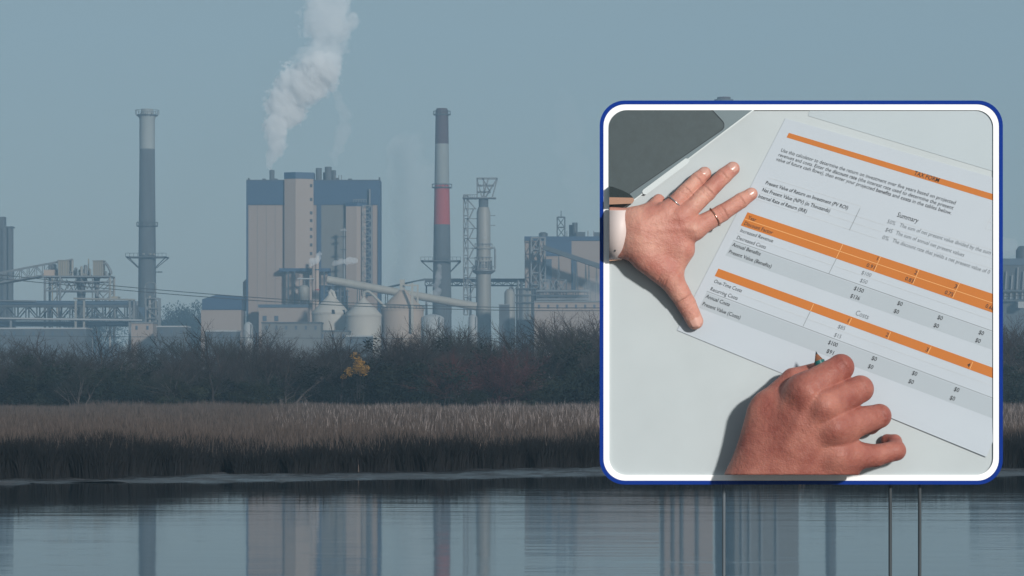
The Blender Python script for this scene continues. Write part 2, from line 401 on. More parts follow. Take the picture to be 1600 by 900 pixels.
# ------------------------------------------------------------------ implicit surfaces (hands, vapour)
def surface_nets(V, origin, step):
    """closed surface of V < 0 on a regular grid -> vertices (grid units scaled), quads"""
    s = V < 0
    c = [s[i:s.shape[0] - 1 + i, j:s.shape[1] - 1 + j, k:s.shape[2] - 1 + k] for i in (0, 1) for j in (0, 1) for k in (0, 1)]
    tot = sum(a.astype(np.int8) for a in c)
    I = np.argwhere((tot > 0) & (tot < 8))
    idx = -np.ones(tot.shape, np.int64); idx[tuple(I.T)] = np.arange(len(I))
    acc = np.zeros((len(I), 3)); cnt = np.zeros(len(I))
    offs = [(i, j, k) for i in (0, 1) for j in (0, 1) for k in (0, 1)]
    for a in offs:
        for ax in range(3):
            if a[ax]: continue
            b = list(a); b[ax] = 1
            va = V[I[:, 0] + a[0], I[:, 1] + a[1], I[:, 2] + a[2]]; vb = V[I[:, 0] + b[0], I[:, 1] + b[1], I[:, 2] + b[2]]
            m = (va < 0) != (vb < 0)
            t = np.where(m, va / np.where(m, va - vb, 1), 0)
            p = np.array(a, float)[None] + 0 * acc; p[:, ax] += t
            acc[m] += p[m]; cnt[m] += 1
    P = (I + acc / cnt[:, None]) * step + np.array(origin)
    Q = []
    for ax in range(3):
        u, w = (ax + 1) % 3, (ax + 2) % 3
        sl0 = [slice(None)] * 3; sl1 = [slice(None)] * 3
        sl0[ax] = slice(0, -1); sl1[ax] = slice(1, None)
        ch = s[tuple(sl0)] != s[tuple(sl1)]
        E = np.argwhere(ch)
        ok = (E[:, u] > 0) & (E[:, w] > 0) & (E[:, u] < s.shape[u] - 1) & (E[:, w] < s.shape[w] - 1); E = E[ok]
        def cell(du, dw):
            q = E.copy(); q[:, u] -= du; q[:, w] -= dw; return idx[q[:, 0], q[:, 1], q[:, 2]]
        quad = np.stack([cell(1, 1), cell(0, 1), cell(0, 0), cell(1, 0)], 1)
        flip = ~s[E[:, 0], E[:, 1], E[:, 2]]
        quad[flip] = quad[flip][:, ::-1]
        Q.append(quad)
    return P, np.concatenate(Q)

def smin(a, b, k):
    h = np.clip(.5 + .5 * (b - a) / k, 0, 1); return b + (a - b) * h - k * h * (1 - h)

def vnoise(P, scale, octaves, seed):
    """fractal value noise, about -1..1, at the points P (..., 3)"""
    out = 0; amp = 1.0; tot = 0
    for o in range(octaves):
        g = np.random.default_rng(seed + o).uniform(-1, 1, (32, 32, 32)).astype(np.float32)
        q = P * scale * 2 ** o + 7.3 * o; i = np.floor(q).astype(np.int64); f = q - i; f = f * f * (3 - 2 * f)
        r = 0
        for a in (0, 1):
            for b in (0, 1):
                for c in (0, 1):
                    w = (f[..., 0] if a else 1 - f[..., 0]) * (f[..., 1] if b else 1 - f[..., 1]) * (f[..., 2] if c else 1 - f[..., 2])
                    r = r + w * g[(i[..., 0] + a) % 32, (i[..., 1] + b) % 32, (i[..., 2] + c) % 32]
        out = out + amp * r; tot += amp; amp *= .52
    return out / tot

def quads_mesh(name, P, Q, mat, smooth=True):
    me = np_mesh(name, P, Q.ravel(), np.arange(len(Q)) * 4, None, mat)
    if smooth: me.polygons.foreach_set('use_smooth', np.ones(len(me.polygons), bool))
    return me
# ------------------------------------------------------------------ the mill
class V_:
    """image column / row of the photograph -> metres on the upright plane at distance D"""
    def __init__(s, D): s.D, s.s = D, D / F
    def x(s, px): return (px - 800) * s.s
    def z(s, py): return CAMH + (HOR - py) * s.s
    def p(s, px, py, dy=0.0): return ((px - 800) * s.s, s.D + dy, CAMH + (HOR - py) * s.s)
GZ = 2.0   # ground level of the mill

M_conc = material('grey_concrete', (.063, .073, .080), .85, var=.28, scale=.25, stretch=(1, 1, .12), bump=.15)
M_conc_lt = material('white_painted_concrete', (.195, .215, .21), .8, var=.22, scale=.12, stretch=(1, 1, .25))
M_conc_dk = material('soot_dark_concrete', (.055, .034, .038), .85, var=.2, scale=.12, stretch=(1, 1, .25))
M_red = material('faded_red_paint', (.25, .030, .024), .8, var=.12, scale=.12, stretch=(1, 1, .25))
M_beige = material('beige_cladding', (.212, .166, .138), .7, var=.05, scale=.05, stretch=(3, 3, .15))
M_beige2 = material('pale_beige_cladding', (.228, .182, .152), .7, var=.05, scale=.05, stretch=(3, 3, .15))
M_greyc = material('grey_cladding', (.105, .105, .098), .7, var=.06, scale=.05, stretch=(3, 3, .15))
M_navy = material('blue_black_cladding', (.008, .036, .080), .6, var=.08, scale=.05, stretch=(3, 3, .15))
M_steel = material('galvanised_steel', (.13, .14, .145), .55, metal=.2, var=.2, scale=.4)
M_steel_dk = material('dark_steel', (.045, .055, .062), .6, metal=.1, var=.25, scale=.4)
M_tank = material('pale_tank_paint', (.19, .185, .165), .55, var=.12, scale=.2, stretch=(1, 1, .3))
M_cream = material('cream_tank_paint', (.20, .18, .135), .6, var=.12, scale=.2, stretch=(1, 1, .3))
M_silo = material('silo_whitewash', (.335, .31, .27), .75, var=.14, scale=.10, stretch=(1, 1, .4), bump=.1)
M_silo_tan = material('tan_silo', (.30, .235, .185), .75, var=.12, scale=.10, stretch=(1, 1, .4))
M_duct = material('duct_sheet', (.26, .245, .21), .6, var=.12, scale=.15)
M_dark = material('dark_opening', (.02, .024, .03), .8)
M_glass = material('window_glass', (.03, .04, .05), .15, spec=.6)
M_blue = material('blue_sheet', (.03, .055, .085), .6, var=.1)
M_roofw = material('white_roof_sheet', (.26, .27, .27), .6, var=.1, scale=.1)

def beam(par, name, p0, p1, w, mat): return MB().beam(p0, p1, w).build(name, mat, par)

def railing(par, cx, cy, r, z, h=1.2, n=14, mat=None):
    mb = MB()
    for i in range(n):
        a = 2 * math.pi * i / n; b = 2 * math.pi * (i + 1) / n
        p = Vector((cx + r * math.cos(a), cy + r * math.sin(a), z)); q = Vector((cx + r * math.cos(b), cy + r * math.sin(b), z))
        mb.beam(p, p + Vector((0, 0, h)), .14); mb.beam(p + Vector((0, 0, h)), q + Vector((0, 0, h)), .14)
    return mb.build('railing', mat or M_steel_dk, par)

def ring_platform(par, name, cx, cy, r0, r1, z, t=.35, mat=None):
    o = MB().lathe(cx, cy, [(r0, z), (r1, z), (r1, z + t), (r0, z + t)], 28, False).build(name, mat or M_steel_dk, par)
    return o

def arm_platform(par, v, cx, cy, r, z, pxl, pxr, mat):
    """wide catwalk through the shaft carried on raking brackets"""
    mb = MB().box(v.x(pxl), v.x(pxr), cy - r - 1.6, cy - r - .25, z, z + .35)
    mb.box(v.x(pxl), v.x(pxl) + 1.0, cy - r - 1.6, cy + r + 1.6, z + .003, z + .353).box(v.x(pxr) - 1.0, v.x(pxr), cy - r - 1.6, cy + r + 1.6, z + .003, z + .353)
    mb.box(v.x(pxl) + .01, v.x(pxr) - .01, cy + r + .25, cy + r + 1.6, z - .003, z + .347)
    pl = mb.build('catwalk', mat, par)
    rl = MB()
    k = 10
    for yy in (cy - r - 1.5,):
        for i in range(k + 1):
            x = v.x(pxl) + (v.x(pxr) - v.x(pxl)) * i / k
            rl.beam((x, yy, z + .3), (x, yy, z + 1.5), .13)
        rl.beam((v.x(pxl), yy, z + 1.5), (v.x(pxr), yy, z + 1.5), .13)
    rl.build('railing', mat, pl)
    for sx, pe in ((-1, pxl), (1, pxr)):
        beam(par, 'bracket', (v.x(pe) - sx * .3, cy - r - .9, z), (cx + sx * r * .98, cy - .5 * r, z - 3.6), .32, mat)
        beam(par, 'bracket', (v.x(pe) - sx * .3, cy + r + .9, z), (cx + sx * r * .98, cy + .5 * r, z - 3.6), .32, mat)

def truss(par, v, pxa, ya0, ya1, pxb, yb0, yb1, n, dy0, dy1, mat, w=.45, dmat=None):
    """lattice girder: upper chord ya0->yb0, lower chord ya1->yb1; two faces at depths dy0, dy1; each member a part"""
    for dy in (dy0, dy1):
        beam(par, 'upper_chord', v.p(pxa, ya0, dy), v.p(pxb, yb0, dy), w * 1.3, mat)
        beam(par, 'lower_chord', v.p(pxa, ya1, dy), v.p(pxb, yb1, dy), w * 1.3, mat)
        for i in range(n + 1):
            t = i / n; px = pxa + (pxb - pxa) * t
            u, d = ya0 + (yb0 - ya0) * t, ya1 + (yb1 - ya1) * t
            beam(par, 'post', v.p(px, d, dy), v.p(px, u, dy), w * .8, mat)
            if i < n:
                t2 = (i + 1) / n; px2 = pxa + (pxb - pxa) * t2
                u2, d2 = ya0 + (yb0 - ya0) * t2, ya1 + (yb1 - ya1) * t2
                beam(par, 'brace', *((v.p(px, d, dy), v.p(px2, u2, dy)) if i % 2 else (v.p(px, u, dy), v.p(px2, d2, dy))), w * .7, dmat or mat)

def frame_tower(par, v, pxl, pxr, ytop, ybot, nlev, depth, mat, w=.4, dy=0):
    """open steel tower: posts, floor beams and diagonals, all parts"""
    for px in (pxl, pxr):
        for d in (0, depth): beam(par, 'post', v.p(px, ybot, dy + d), v.p(px, ytop, dy + d), w, mat)
    for i in range(nlev + 1):
        yy = ytop + (ybot - ytop) * i / nlev
        for d in (0, depth): beam(par, 'floor_beam', v.p(pxl, yy, dy + d), v.p(pxr, yy, dy + d), w * .8, mat)
        if i < nlev:
            y2 = ytop + (ybot - ytop) * (i + 1) / nlev
            beam(par, 'brace', *((v.p(pxl, yy, dy), v.p(pxr, y2, dy)) if i % 2 else (v.p(pxr, yy, dy), v.p(pxl, y2, dy))), w * .7, mat)
            beam(par, 'brace', *((v.p(pxl, yy, dy + depth), v.p(pxr, y2, dy + depth)) if i % 2 == 0 else (v.p(pxr, yy, dy + depth), v.p(pxl, y2, dy + depth))), w * .7, mat)

# --- concrete storage silos at the left edge
v = V_(1030)
t = thing('concrete_silo', 'tall dark concrete silo block with flutes at the left edge', 'silo', (v.x(-8), v.D, GZ))
for px, r in ((-26, 10), (-10, 10), (5, 9), (14, 7)):
    MB().lathe(v.x(px), v.D, [(r * v.s, GZ), (r * v.s, v.z(356))], 20).build('silo_cell', M_conc, t)
MB().box(v.x(-36), v.x(21), v.D - 2, v.D + 3, v.z(356), v.z(354)).build('roof_slab', M_conc, t)
MB().box(v.x(-22), v.x(8), v.D - 1.5, v.D + 2.5, v.z(354), v.z(339)).build('head_house', M_conc, t)
for i, px in enumerate((-14, -4, 6, 15)):
    beam(t, 'ladder_rail', (v.x(px), v.D - 2.6, GZ), (v.x(px), v.D - 2.6, v.z(356)), .25, M_steel_dk)

# --- grey chimney
v = V_(1020); cx, cy = v.x(230), v.D
t = thing('grey_chimney', 'tall grey concrete chimney with a whitish top section', 'chimney', (cx, cy, GZ))
R = lambda w: w / 2 * v.s
MB().lathe(cx, cy, [(R(30), GZ), (R(27), v.z(400)), (R(25), v.z(300)), (R(24), v.z(233))], 32).build('shaft', M_conc, t)
MB().lathe(cx, cy, [(R(24.2), v.z(233)), (R(24.2), v.z(186)), (R(27), v.z(183)), (R(27), v.z(181))], 32).build('whitish_top', M_conc_lt, t)
MB().lathe(cx, cy, [(R(22), v.z(181)), (R(19), v.z(172)), (R(19), v.z(170.5))], 24).build('flue_cap', M_conc_lt, t)
ring_platform(t, 'top_gallery', cx, cy, R(24), R(33), v.z(181)); railing(t, cx, cy, R(37), v.z(178), 1.3, 20, M_steel)
for i in range(12):
    a = 2 * math.pi * i / 12
    beam(t, 'strut', (cx + R(26) * math.cos(a), cy + R(26) * math.sin(a), v.z(183)), (cx + R(37) * math.cos(a), cy + R(37) * math.sin(a), v.z(178)), .2, M_steel)
ring_platform(t, 'ring_gallery', cx, cy, R(25), R(33), v.z(354)); railing(t, cx, cy, R(33), v.z(353), 1.3, 14)
arm_platform(t, v, cx, cy, R(27), v.z(403), 199, 262, M_steel_dk)
MB().tube((cx + R(25), cy - R(12), v.z(440)), (cx + R(25), cy - R(12), v.z(356)), .25).build('ladder', M_steel_dk, t)
MB().box(v.x(245), v.x(254), cy - 2, cy, v.z(426), v.z(424.5)).build('small_platform', M_steel_dk, t)
for k, a in enumerate((-1.9, -1.1, -.5)):
    MB().lathe(cx + R(25) * math.cos(a), cy + R(25) * math.sin(a), [(.55, v.z(399)), (.55, v.z(396))], 10).build('beacon_light', M_tank, t)

# --- red and white chimney
v = V_(1010); cx, cy = v.x(690.5), v.D
t = thing('banded_chimney', 'tall chimney banded dark, white and red above a grey shaft', 'chimney', (cx, cy, GZ))
wd = lambda y: np.interp(y, [170, 225, 289, 351, 410, 490, 600], [20, 21.5, 23.5, 26, 27.5, 30, 32])
for nm, mt, y1, y0 in (('grey_shaft', M_conc, 351, 600), ('red_band', M_red, 289, 351), ('white_band', M_conc_lt, 225, 289), ('dark_band', M_conc_dk, 172, 225)):
    yy = np.linspace(y0, y1, 6)
    prof = [(R(wd(y)) * v.s / V_(1020).s, max(GZ, v.z(y))) for y in yy if y < 596 or y == y0]
    MB().lathe(cx, cy, prof, 32).build(nm, mt, t)
ring_platform(t, 'top_gallery', cx, cy, R(19), R(26), v.z(180)); railing(t, cx, cy, R(27), v.z(180), 1.4, 16)
MB().lathe(cx, cy, [(R(18), v.z(174)), (R(17), v.z(169.5))], 24).build('flue_cap', M_conc_dk, t)
ring_platform(t, 'ring_gallery', cx, cy, R(23), R(30), v.z(294)); railing(t, cx, cy, R(31), v.z(294), 1.4, 16)
arm_platform(t, v, cx, cy, R(27), v.z(409), 658, 720, M_steel_dk)
MB().tube((cx + R(28), cy - R(8), v.z(490)), (cx + R(25), cy - R(8), v.z(410)), .3).build('ladder', M_steel_dk, t)
for dx in (-1.2, 0, 1.2): MB().box(cx + dx - .3, cx + dx + .3, cy - R(29), cy - R(26), v.z(480), v.z(412)).build('stain_pipe', M_steel_dk, t) if dx == 0 else None

# --- far chimney whose tip shows over the board
v = V_(1060); cx, cy = v.x(1131), v.D
t = thing('far_chimney', 'grey chimney whose dark tip just shows over the large framed board', 'chimney', (cx, cy, GZ))
MB().lathe(cx, cy, [(R(32), GZ), (R(27), v.z(300)), (R(24), v.z(160))], 28).build('shaft', M_conc, t)
ring_platform(t, 'top_gallery', cx, cy, R(24), R(30), v.z(160), 1.0, M_conc)
MB().lathe(cx, cy, [(R(22), v.z(158)), (R(21), v.z(152))], 24).build('flue_cap', M_conc_dk, t)

# --- boiler house
v = V_(1000); D = v.D
t = thing('boiler_house', 'huge windowless beige and blue-black boiler house with a corner tower', 'building', (v.x(490), D, GZ))
MB().box(v.x(388), v.x(591), D, D + 11, GZ, v.z(320)).build('wall', M_beige, t)
MB().box(v.x(385), v.x(594), D - .5, D + 11.5, v.z(320), v.z(282)).build('roof_band', M_navy, t)
MB().box(v.x(385), v.x(594), D - .6, D + 11.6, v.z(282), v.z(281)).build('parapet', M_steel_dk, t)
for a, b_ in ((385, 388), (590.5, 594)): MB().box(v.x(a), v.x(b_), D - .5, D + 11.4, GZ, v.z(320) - .003).build('corner_trim', M_navy, t)
MB().box(v.x(495), v.x(502), D - .3, D - .003, v.z(420), v.z(320)).build('dark_strip', M_navy, t)
MB().box(v.x(502), v.x(541), D - .15, D - .003, v.z(470), v.z(320)).build('grey_wall_panel', M_greyc, t)
# corner-on stair tower
pts = [(v.x(445), D - 1.6), (v.x(463), D - 3.4), (v.x(490), D - .9), (v.x(490), D + 5), (v.x(445), D + 5)]
tw = MB().prism(pts, GZ, v.z(280)).build('stair_tower', M_beige2, t)
cen = (v.x(466), D)
MB().prism([(cen[0] + (x - cen[0]) * 1.03, cen[1] + (y - cen[1]) * 1.04) for x, y in pts], v.z(280), v.z(270)).build('tower_cap', M_navy, tw)
# windows on the tower's right flank
A, B = Vector((v.x(463), D - 3.4, 0)), Vector((v.x(490), D - .9, 0)); dAB = (B - A).normalized(); nrm = Vector((dAB.y, -dAB.x, 0))
for py in (290.5, 312, 333, 345, 358.5, 370, 383, 396.5):
    c = A + (B - A) * .87 + Vector((0, 0, v.z(py)))
    q = [c - dAB * .45 - Vector((0, 0, .55)), c + dAB * .45 - Vector((0, 0, .55)), c + dAB * .45 + Vector((0, 0, .55)), c - dAB * .45 + Vector((0, 0, .55))]
    MB().add([p + nrm * .06 for p in q] + [p - nrm * .1 for p in q], [(0, 1, 2, 3), (0, 4, 5, 1), (1, 5, 6, 2), (2, 6, 7, 3), (3, 7, 4, 0)]).build('window', M_glass, tw)
pl = Vector((v.x(463), D - 7.05, 0))
# cladding seams
for px in (402, 416, 430): MB().box(v.x(px) - .06, v.x(px) + .06, D - .05, D - .001, GZ, v.z(320)).build('cladding_seam', M_greyc, t)
# lift tower right
pts2 = [(v.x(541), D - .6), (v.x(541), D - 2.2), (v.x(558), D - 3.0), (v.x(572), D - 1.2), (v.x(572), D - .2)]
lt = MB().prism(pts2, GZ, v.z(323)).build('lift_tower', M_beige2, t)
cen = (v.x(556), D - 3)
MB().prism([(cen[0] + (x - cen[0]) * 1.05, cen[1] + (y - cen[1]) * 1.05) for x, y in pts2], v.z(323), v.z(317)).build('tower_cap', M_navy, lt)
for i in range(6): beam(lt, 'roof_rail', v.p(553 + i * 4, 317, -3), v.p(553 + i * 4, 312, -3), .2, M_steel)
beam(lt, 'roof_rail', v.p(553, 312.5, -3), v.p(573, 312.5, -3), .2, M_steel)
# external stair beside it
MB().box(v.x(566), v.x(582), D - .25, D - .02, v.z(462), v.z(320)).build('recess_shade_sheet', M_navy, t)  # flat dark sheet behind the stair, recess shade put into its colour
frame_tower(t, v, 568, 581, 322, 460, 12, 2.2, M_steel, .3, dy=-3.4)
MB().tube(v.p(578, 320, -2), v.p(578, 296, -2), .35).build('vent_pipe', M_steel, t)
# roof stacks
for nm, px, w, ytop, lab in (('exhaust_stack', 420.5, 8, 262, None), ('roof_vent', 495.5, 9.5, 260, None), ('roof_vent', 510.5, 11, 258, None), ('roof_vent', 518.5, 7, 262.5, None), ('roof_vent', 503, 3, 266, None)):
    dy = {'exhaust_stack': 12}.get(nm, 8 + (px % 5))
    MB().lathe(v.x(px), D + dy, [(w / 2 * v.s, v.z(282)), (w / 2 * v.s, v.z(ytop)), (w / 2.3 * v.s, v.z(ytop) + .05)], 16).build(nm, M_conc, t)
for px, w, h in ((411, 5, 3), (429, 6, 3), (526, 5, 4), (546, 6, 3), (387, 2, 4), (592, 2, 5)):
    MB().box(v.x(px - w / 2), v.x(px + w / 2), D + 3, D + 6, v.z(281), v.z(281 - h)).build('roof_unit', M_conc, t)
for px in (523, 528, 532): beam(t, 'roof_rail', v.p(px, 281, 5), v.p(px, 272, 5), .3, M_steel)
# process bay with canopy; its recess is a flat sheet with shade painted in
MB().box(v.x(451), v.x(517), D - .9, D - .31, v.z(482), v.z(425)).build('recess_shade_sheet', M_navy, t)
MB().box(v.x(464), v.x(512), D - 1.2, D - .91, v.z(446), v.z(425)).build('beige_spandrel', M_beige2, t)
MB().box(v.x(438), v.x(517), D - 5, D + .5, v.z(425), v.z(420)).build('canopy', M_navy, t)
for px in (452, 462, 484, 508): beam(t, 'canopy_post', v.p(px, 590, -4.7), v.p(px, 425, -4.7), .5, M_steel_dk)
MB().box(v.x(511), v.x(541), D - .8, D - .16, v.z(500), v.z(441)).build('pipe_bay', M_steel_dk, t)
rb = random.Random(4)
for i in range(12):
    px = rb.uniform(512, 545); y1 = rb.uniform(440, 455)
    beam(t, 'process_pipe', v.p(px, 500, -2 - rb.random() * 2), v.p(px, y1, -2 - rb.random() * 2), rb.uniform(.25, .6), rb.choice([M_steel, M_steel_dk, M_blue]))
for i in range(5):
    beam(t, 'pipe_bridge', v.p(511, 446 + i * 9, -2.5), v.p(547, 446 + i * 9, -2.5), .3, M_steel)
MB().box(v.x(410), v.x(485), D - 14, D - 7.2, GZ, v.z(482)).build('annex_wall', M_beige2, t)
MB().box(v.x(409), v.x(486), D - 14.4, D - 7.0, v.z(482), v.z(477.5)).build('annex_roof', M_blue, t)
for px in (419, 437): MB().box(v.x(px - 3), v.x(px + 3), D - 14.2, D - 13.9, v.z(503), v.z(495)).build('door', M_blue, t)
# inclined chute and base at the left corner
MB().slab([(v.x(363), v.z(504)), (v.x(372), v.z(504)), (v.x(385), v.z(462)), (v.x(385), v.z(432)), (v.x(377), v.z(440)), (v.x(377), v.z(478))], D + 6, D + 12).build('inclined_chute', M_beige2, t)
# slim flues
for px, w, y1, mt, nm in ((493, 5, 410, M_beige2, 'flue'), (498.6, 6, 402, M_silo_tan, 'flue')):
    MB().lathe(v.x(px), D - 10, [(w / 2 * v.s, GZ), (w / 2 * v.s, v.z(y1))], 14).build(nm, mt, t)
for yy in (424, 455): ring_platform(t, 'flue_band', v.x(498.6), D - 10, .6, .85, v.z(yy), .4, M_red if yy > 440 else M_navy)
# silver relief stack
MB().tube(v.p(539.5, 445, -7), v.p(539.5, 358, -7), .45).build('relief_stack', M_steel, t)
for yy in (362, 372, 392, 415): MB().box(v.x(534), v.x(543), D - 8, D - 6.2, v.z(yy), v.z(yy) + .3).build('stack_landing', M_roofw if yy == 362 else M_steel_dk, t)

v = V_(985)
t = thing('process_tank', 'upright pale tank under the dark canopy of the boiler house', 'tank', (v.x(474), v.D - 5, GZ))
c = (v.x(474), v.D + 3)
MB().lathe(*c, [(8 * v.s, v.z(469)), (8.3 * v.s, v.z(469)), (8.3 * v.s, v.z(449)), (6 * v.s, v.z(446)), (1.5 * v.s, v.z(444.5))], 24).build('shell', M_tank, t)
for a in (.8, 2.3, 3.9, 5.4): beam(t, 'leg', (c[0] + 1.6 * math.cos(a), c[1] + 1.6 * math.sin(a), GZ), (c[0] + 1.6 * math.cos(a), c[1] + 1.6 * math.sin(a), v.z(468)), .35, M_steel_dk)
MB().box(c[0] - 2.2, c[0] + 3.5, c[1] - 1, c[1] + 1, v.z(436), v.z(434)).build('top_deck', M_roofw, t)
for dx in (-1.6, .2, 1.8): beam(t, 'nozzle', (c[0] + dx, c[1], v.z(446.5)), (c[0] + dx, c[1], v.z(436)), .25, M_steel)

# --- small gabled building at the left foot
v = V_(990); D = v.D
t = thing('gabled_building', 'small beige building with a blue-black gabled upper storey left of the boiler house', 'building', (v.x(346), D, GZ))
MB().box(v.x(314), v.x(377), D, D + 16, GZ, v.z(484)).build('wall', M_beige2, t)
MB().slab([(v.x(316), v.z(484)), (v.x(378), v.z(484)), (v.x(378), v.z(463)), (v.x(340), v.z(460)), (v.x(316), v.z(467.5))], D - .4, D + 16.4).build('roof', M_navy, t)

# --- three cone roofed silos
def cone_silo(label, D, pxl, pxr, ywall, yapex, neck, mat, ymouth=None):
    v = V_(D); c = (v.x((pxl + pxr) / 2), D); r = (pxr - pxl) / 2 * v.s
    t = thing('cone_silo', label, 'silo', (c[0], c[1], GZ), None)
    MB().lathe(*c, [(r, GZ), (r, v.z(ywall))], 40).build('wall', mat, t)
    MB().lathe(*c, [(r * 1.025, v.z(ywall)), (r * 1.02, v.z(ywall) + .15), (r * .62, v.z(ywall + (yapex - ywall) * .47)), (neck * v.s, v.z(yapex)), (neck * v.s * .9, v.z(yapex) + .2)], 40).build('cone_roof', mat, t)
    ring_platform(t, 'eaves_rim', *c, r * .99, r * 1.04, v.z(ywall) - .45, .4, mat)
    return t, v, c, r
t, v, c, r = cone_silo('whitish silo with a pinched nozzle top, leftmost of the three cone roofed silos', 965, 487.5, 546, 489, 461, 4, M_silo)
MB().path([(c[0] - .1, c[1], v.z(464)), (c[0] - .2, c[1], v.z(457)), (c[0] + .15, c[1] - .1, v.z(454.5)), (c[0] + .9, c[1] - .4, v.z(457)), (c[0] + 1.6, c[1] - .9, v.z(467))], [.75, .72, .68, .6, .55], 12).build('fill_nozzle', M_silo, t)
for px, w in ((522.5, 5.5), (538.5, 3.2)):
    a = math.acos(max(-1, min(1, (v.x(px) - c[0]) / r))); q = Vector((math.cos(a), -math.sin(a), 0)); s_ = Vector((q.y, -q.x, 0)) * (w * v.s / 2)
    base = Vector((c[0], c[1], 0)) + q * r * .97
    P = [base - s_ + Vector((0, 0, v.z(491))), base + s_ + Vector((0, 0, v.z(491))), base + s_ * .6 + Vector((0, 0, v.z(484.5))), base - s_ * .6 + Vector((0, 0, v.z(484.5)))]
    MB().add([p + q * .45 for p in P] + [p - q * .6 for p in P], [(0, 1, 2, 3), (3, 2, 1, 0), (0, 4, 5, 1), (1, 5, 6, 2), (2, 6, 7, 3), (3, 7, 4, 0)]).build('roof_hatch', M_dark, t)
t, v, c, r = cone_silo('whitish silo with a goose-neck pipe, middle of the three cone roofed silos', 952, 540, 596, 492.5, 466, 2.5, M_silo)
g = [(568, 466), (568, 460.5), (569.5, 456.5), (573.5, 455), (578, 456.5), (584, 462), (592, 470), (602, 480)]
MB().path([v.p(a, b_, 0) for a, b_ in g], 2.0 * v.s, 12).build('goose_neck_pipe', M_duct, t)
MB().box(v.x(542), v.x(548), c[1] - r - .2, c[1] - r + 3, GZ, v.z(520)).build('dust_box', M_silo, t)
t, v, c, r = cone_silo('tan silo with rim railing and top frame, rightmost of the three cone roofed silos', 958, 596, 662, 483, 452, 3.5, M_silo_tan)
MB().box(c[0] - .9, c[0] + .7, c[1] - 1, c[1] + 1, v.z(453), v.z(437)).build('head_box', M_duct, t)
railing(t, *c, r * 1.03, v.z(483), 1.0, 30, M_steel_dk)
beam(t, 'pipe_frame', v.p(632, 446, -2), v.p(653, 446, -2), .5, M_duct); beam(t, 'pipe_frame', v.p(645.5, 520, -8), v.p(645.5, 444, -8), .8, M_duct); beam(t, 'pipe_frame', v.p(653, 480, -2), v.p(653, 445, -2), .6, M_duct)
for i in range(9):
    a = math.pi * (1.06 + .88 * i / 8)
    MB().tube((c[0] + r * 1.035 * math.cos(a), c[1] + r * 1.035 * math.sin(a), v.z(483)), (c[0] + 3.6 * v.s * math.cos(a), c[1] + 3.6 * v.s * math.sin(a), v.z(452.4)), .12, .1, 5).build('roof_rib', M_silo_tan, t)

# --- long inclined duct in ringed segments
v = V_(975)
t = thing('inclined_duct', 'long pale tubular duct sloping down behind the silos to the scrubber', 'duct', v.p(510, 600))
pa, pb = Vector(v.p(511, 437)), Vector(v.p(745, 479))
for i in range(16):
    a, b_ = pa.lerp(pb, i / 16), pa.lerp(pb, (i + 1) / 16); dd = (b_ - a).normalized()
    MB().tube(a + dd * .06, b_ - dd * .06, 6.3 * v.s, 6.3 * v.s, 20).build('duct_segment', M_duct, t)
    if i: MB().tube(a - dd * .14, a + dd * .14, 6.75 * v.s, 6.75 * v.s, 20).build('flange', M_duct, t)
for px in (560, 604, 640, 700):
    yy = 437 + (px - 511) * 42 / 234
    for dx in (-2.5, 2.5): beam(t, 'trestle_leg', v.p(px + dx * 1.6, 590, 0), v.p(px + dx * .6, yy + 5, 0), .35, M_steel_dk)

# --- belt conveyor gallery
v = V_(1040)
t = thing('conveyor_gallery', 'dark level conveyor gallery on lattice girders behind the banded chimney', 'conveyor', v.p(720, 600))
MB().slab([v.p(598, 452)[::2], v.p(650, 439.5)[::2], v.p(664, 437.5)[::2], v.p(664, 435)[::2], v.p(598, 449)[::2]], v.D, v.D + 4).build('sloping_gallery', M_steel_dk, t)
MB().box(v.x(664), v.x(835), v.D, v.D + 4, v.z(439), v.z(435.2)).build('gallery', M_steel_dk, t)
truss(t, v, 664, 439.5, 446, 835, 439.5, 446, 24, 0, 3.8, M_steel_dk, .3)
for px in (666, 735, 800):
    for dx in (-3, 3): beam(t, 'trestle_leg', v.p(px + dx, 590, 2), v.p(px, 446, 2), .5, M_steel_dk)

# --- scrubber tower with external stair
v = V_(1024); cx, cy = v.x(755.5), v.D
t = thing('scrubber_tower', 'pale cylindrical scrubber tower with a lattice stair and flared steel head', 'tower', (cx, cy, GZ))
r_ = lambda w: w / 2 * v.s
MB().lathe(cx, cy, [(r_(25), GZ), (r_(23), v.z(424)), (r_(22), v.z(400)), (r_(21.5), v.z(332)), (r_(17), v.z(324))], 32).build('shell', M_tank, t)
MB().lathe(cx, cy, [(r_(15), v.z(325)), (r_(15), v.z(309))], 24).build('neck', M_conc, t)
for yy, w0, w1, h in ((386, 28, 28, 3), (407, 27, 27, 2.4), (419, 27, 27, 2.4)):
    MB().lathe(cx, cy, [(r_(22), v.z(yy + h)), (r_(w0), v.z(yy + h)), (r_(w1), v.z(yy)), (r_(22), v.z(yy))], 28, False).build('band_platform', M_tank, t)
    railing(t, cx, cy, r_(w1), v.z(yy), 1.1, 16, M_steel)
MB().lathe(cx, cy, [(r_(23), v.z(429)), (r_(37), v.z(424)), (r_(37), v.z(422)), (r_(22), v.z(421.5))], 28, False).build('wide_platform', M_steel, t)
railing(t, cx, cy, r_(36), v.z(422), 1.2, 18, M_steel)
MB().path([(cx + r_(22), cy - .5, v.z(388)), (cx + r_(34), cy - .5, v.z(387)), (cx + r_(36), cy - .5, v.z(390)), (cx + r_(36), cy - .5, v.z(420))], .35, 8).build('side_pipe', M_steel, t)
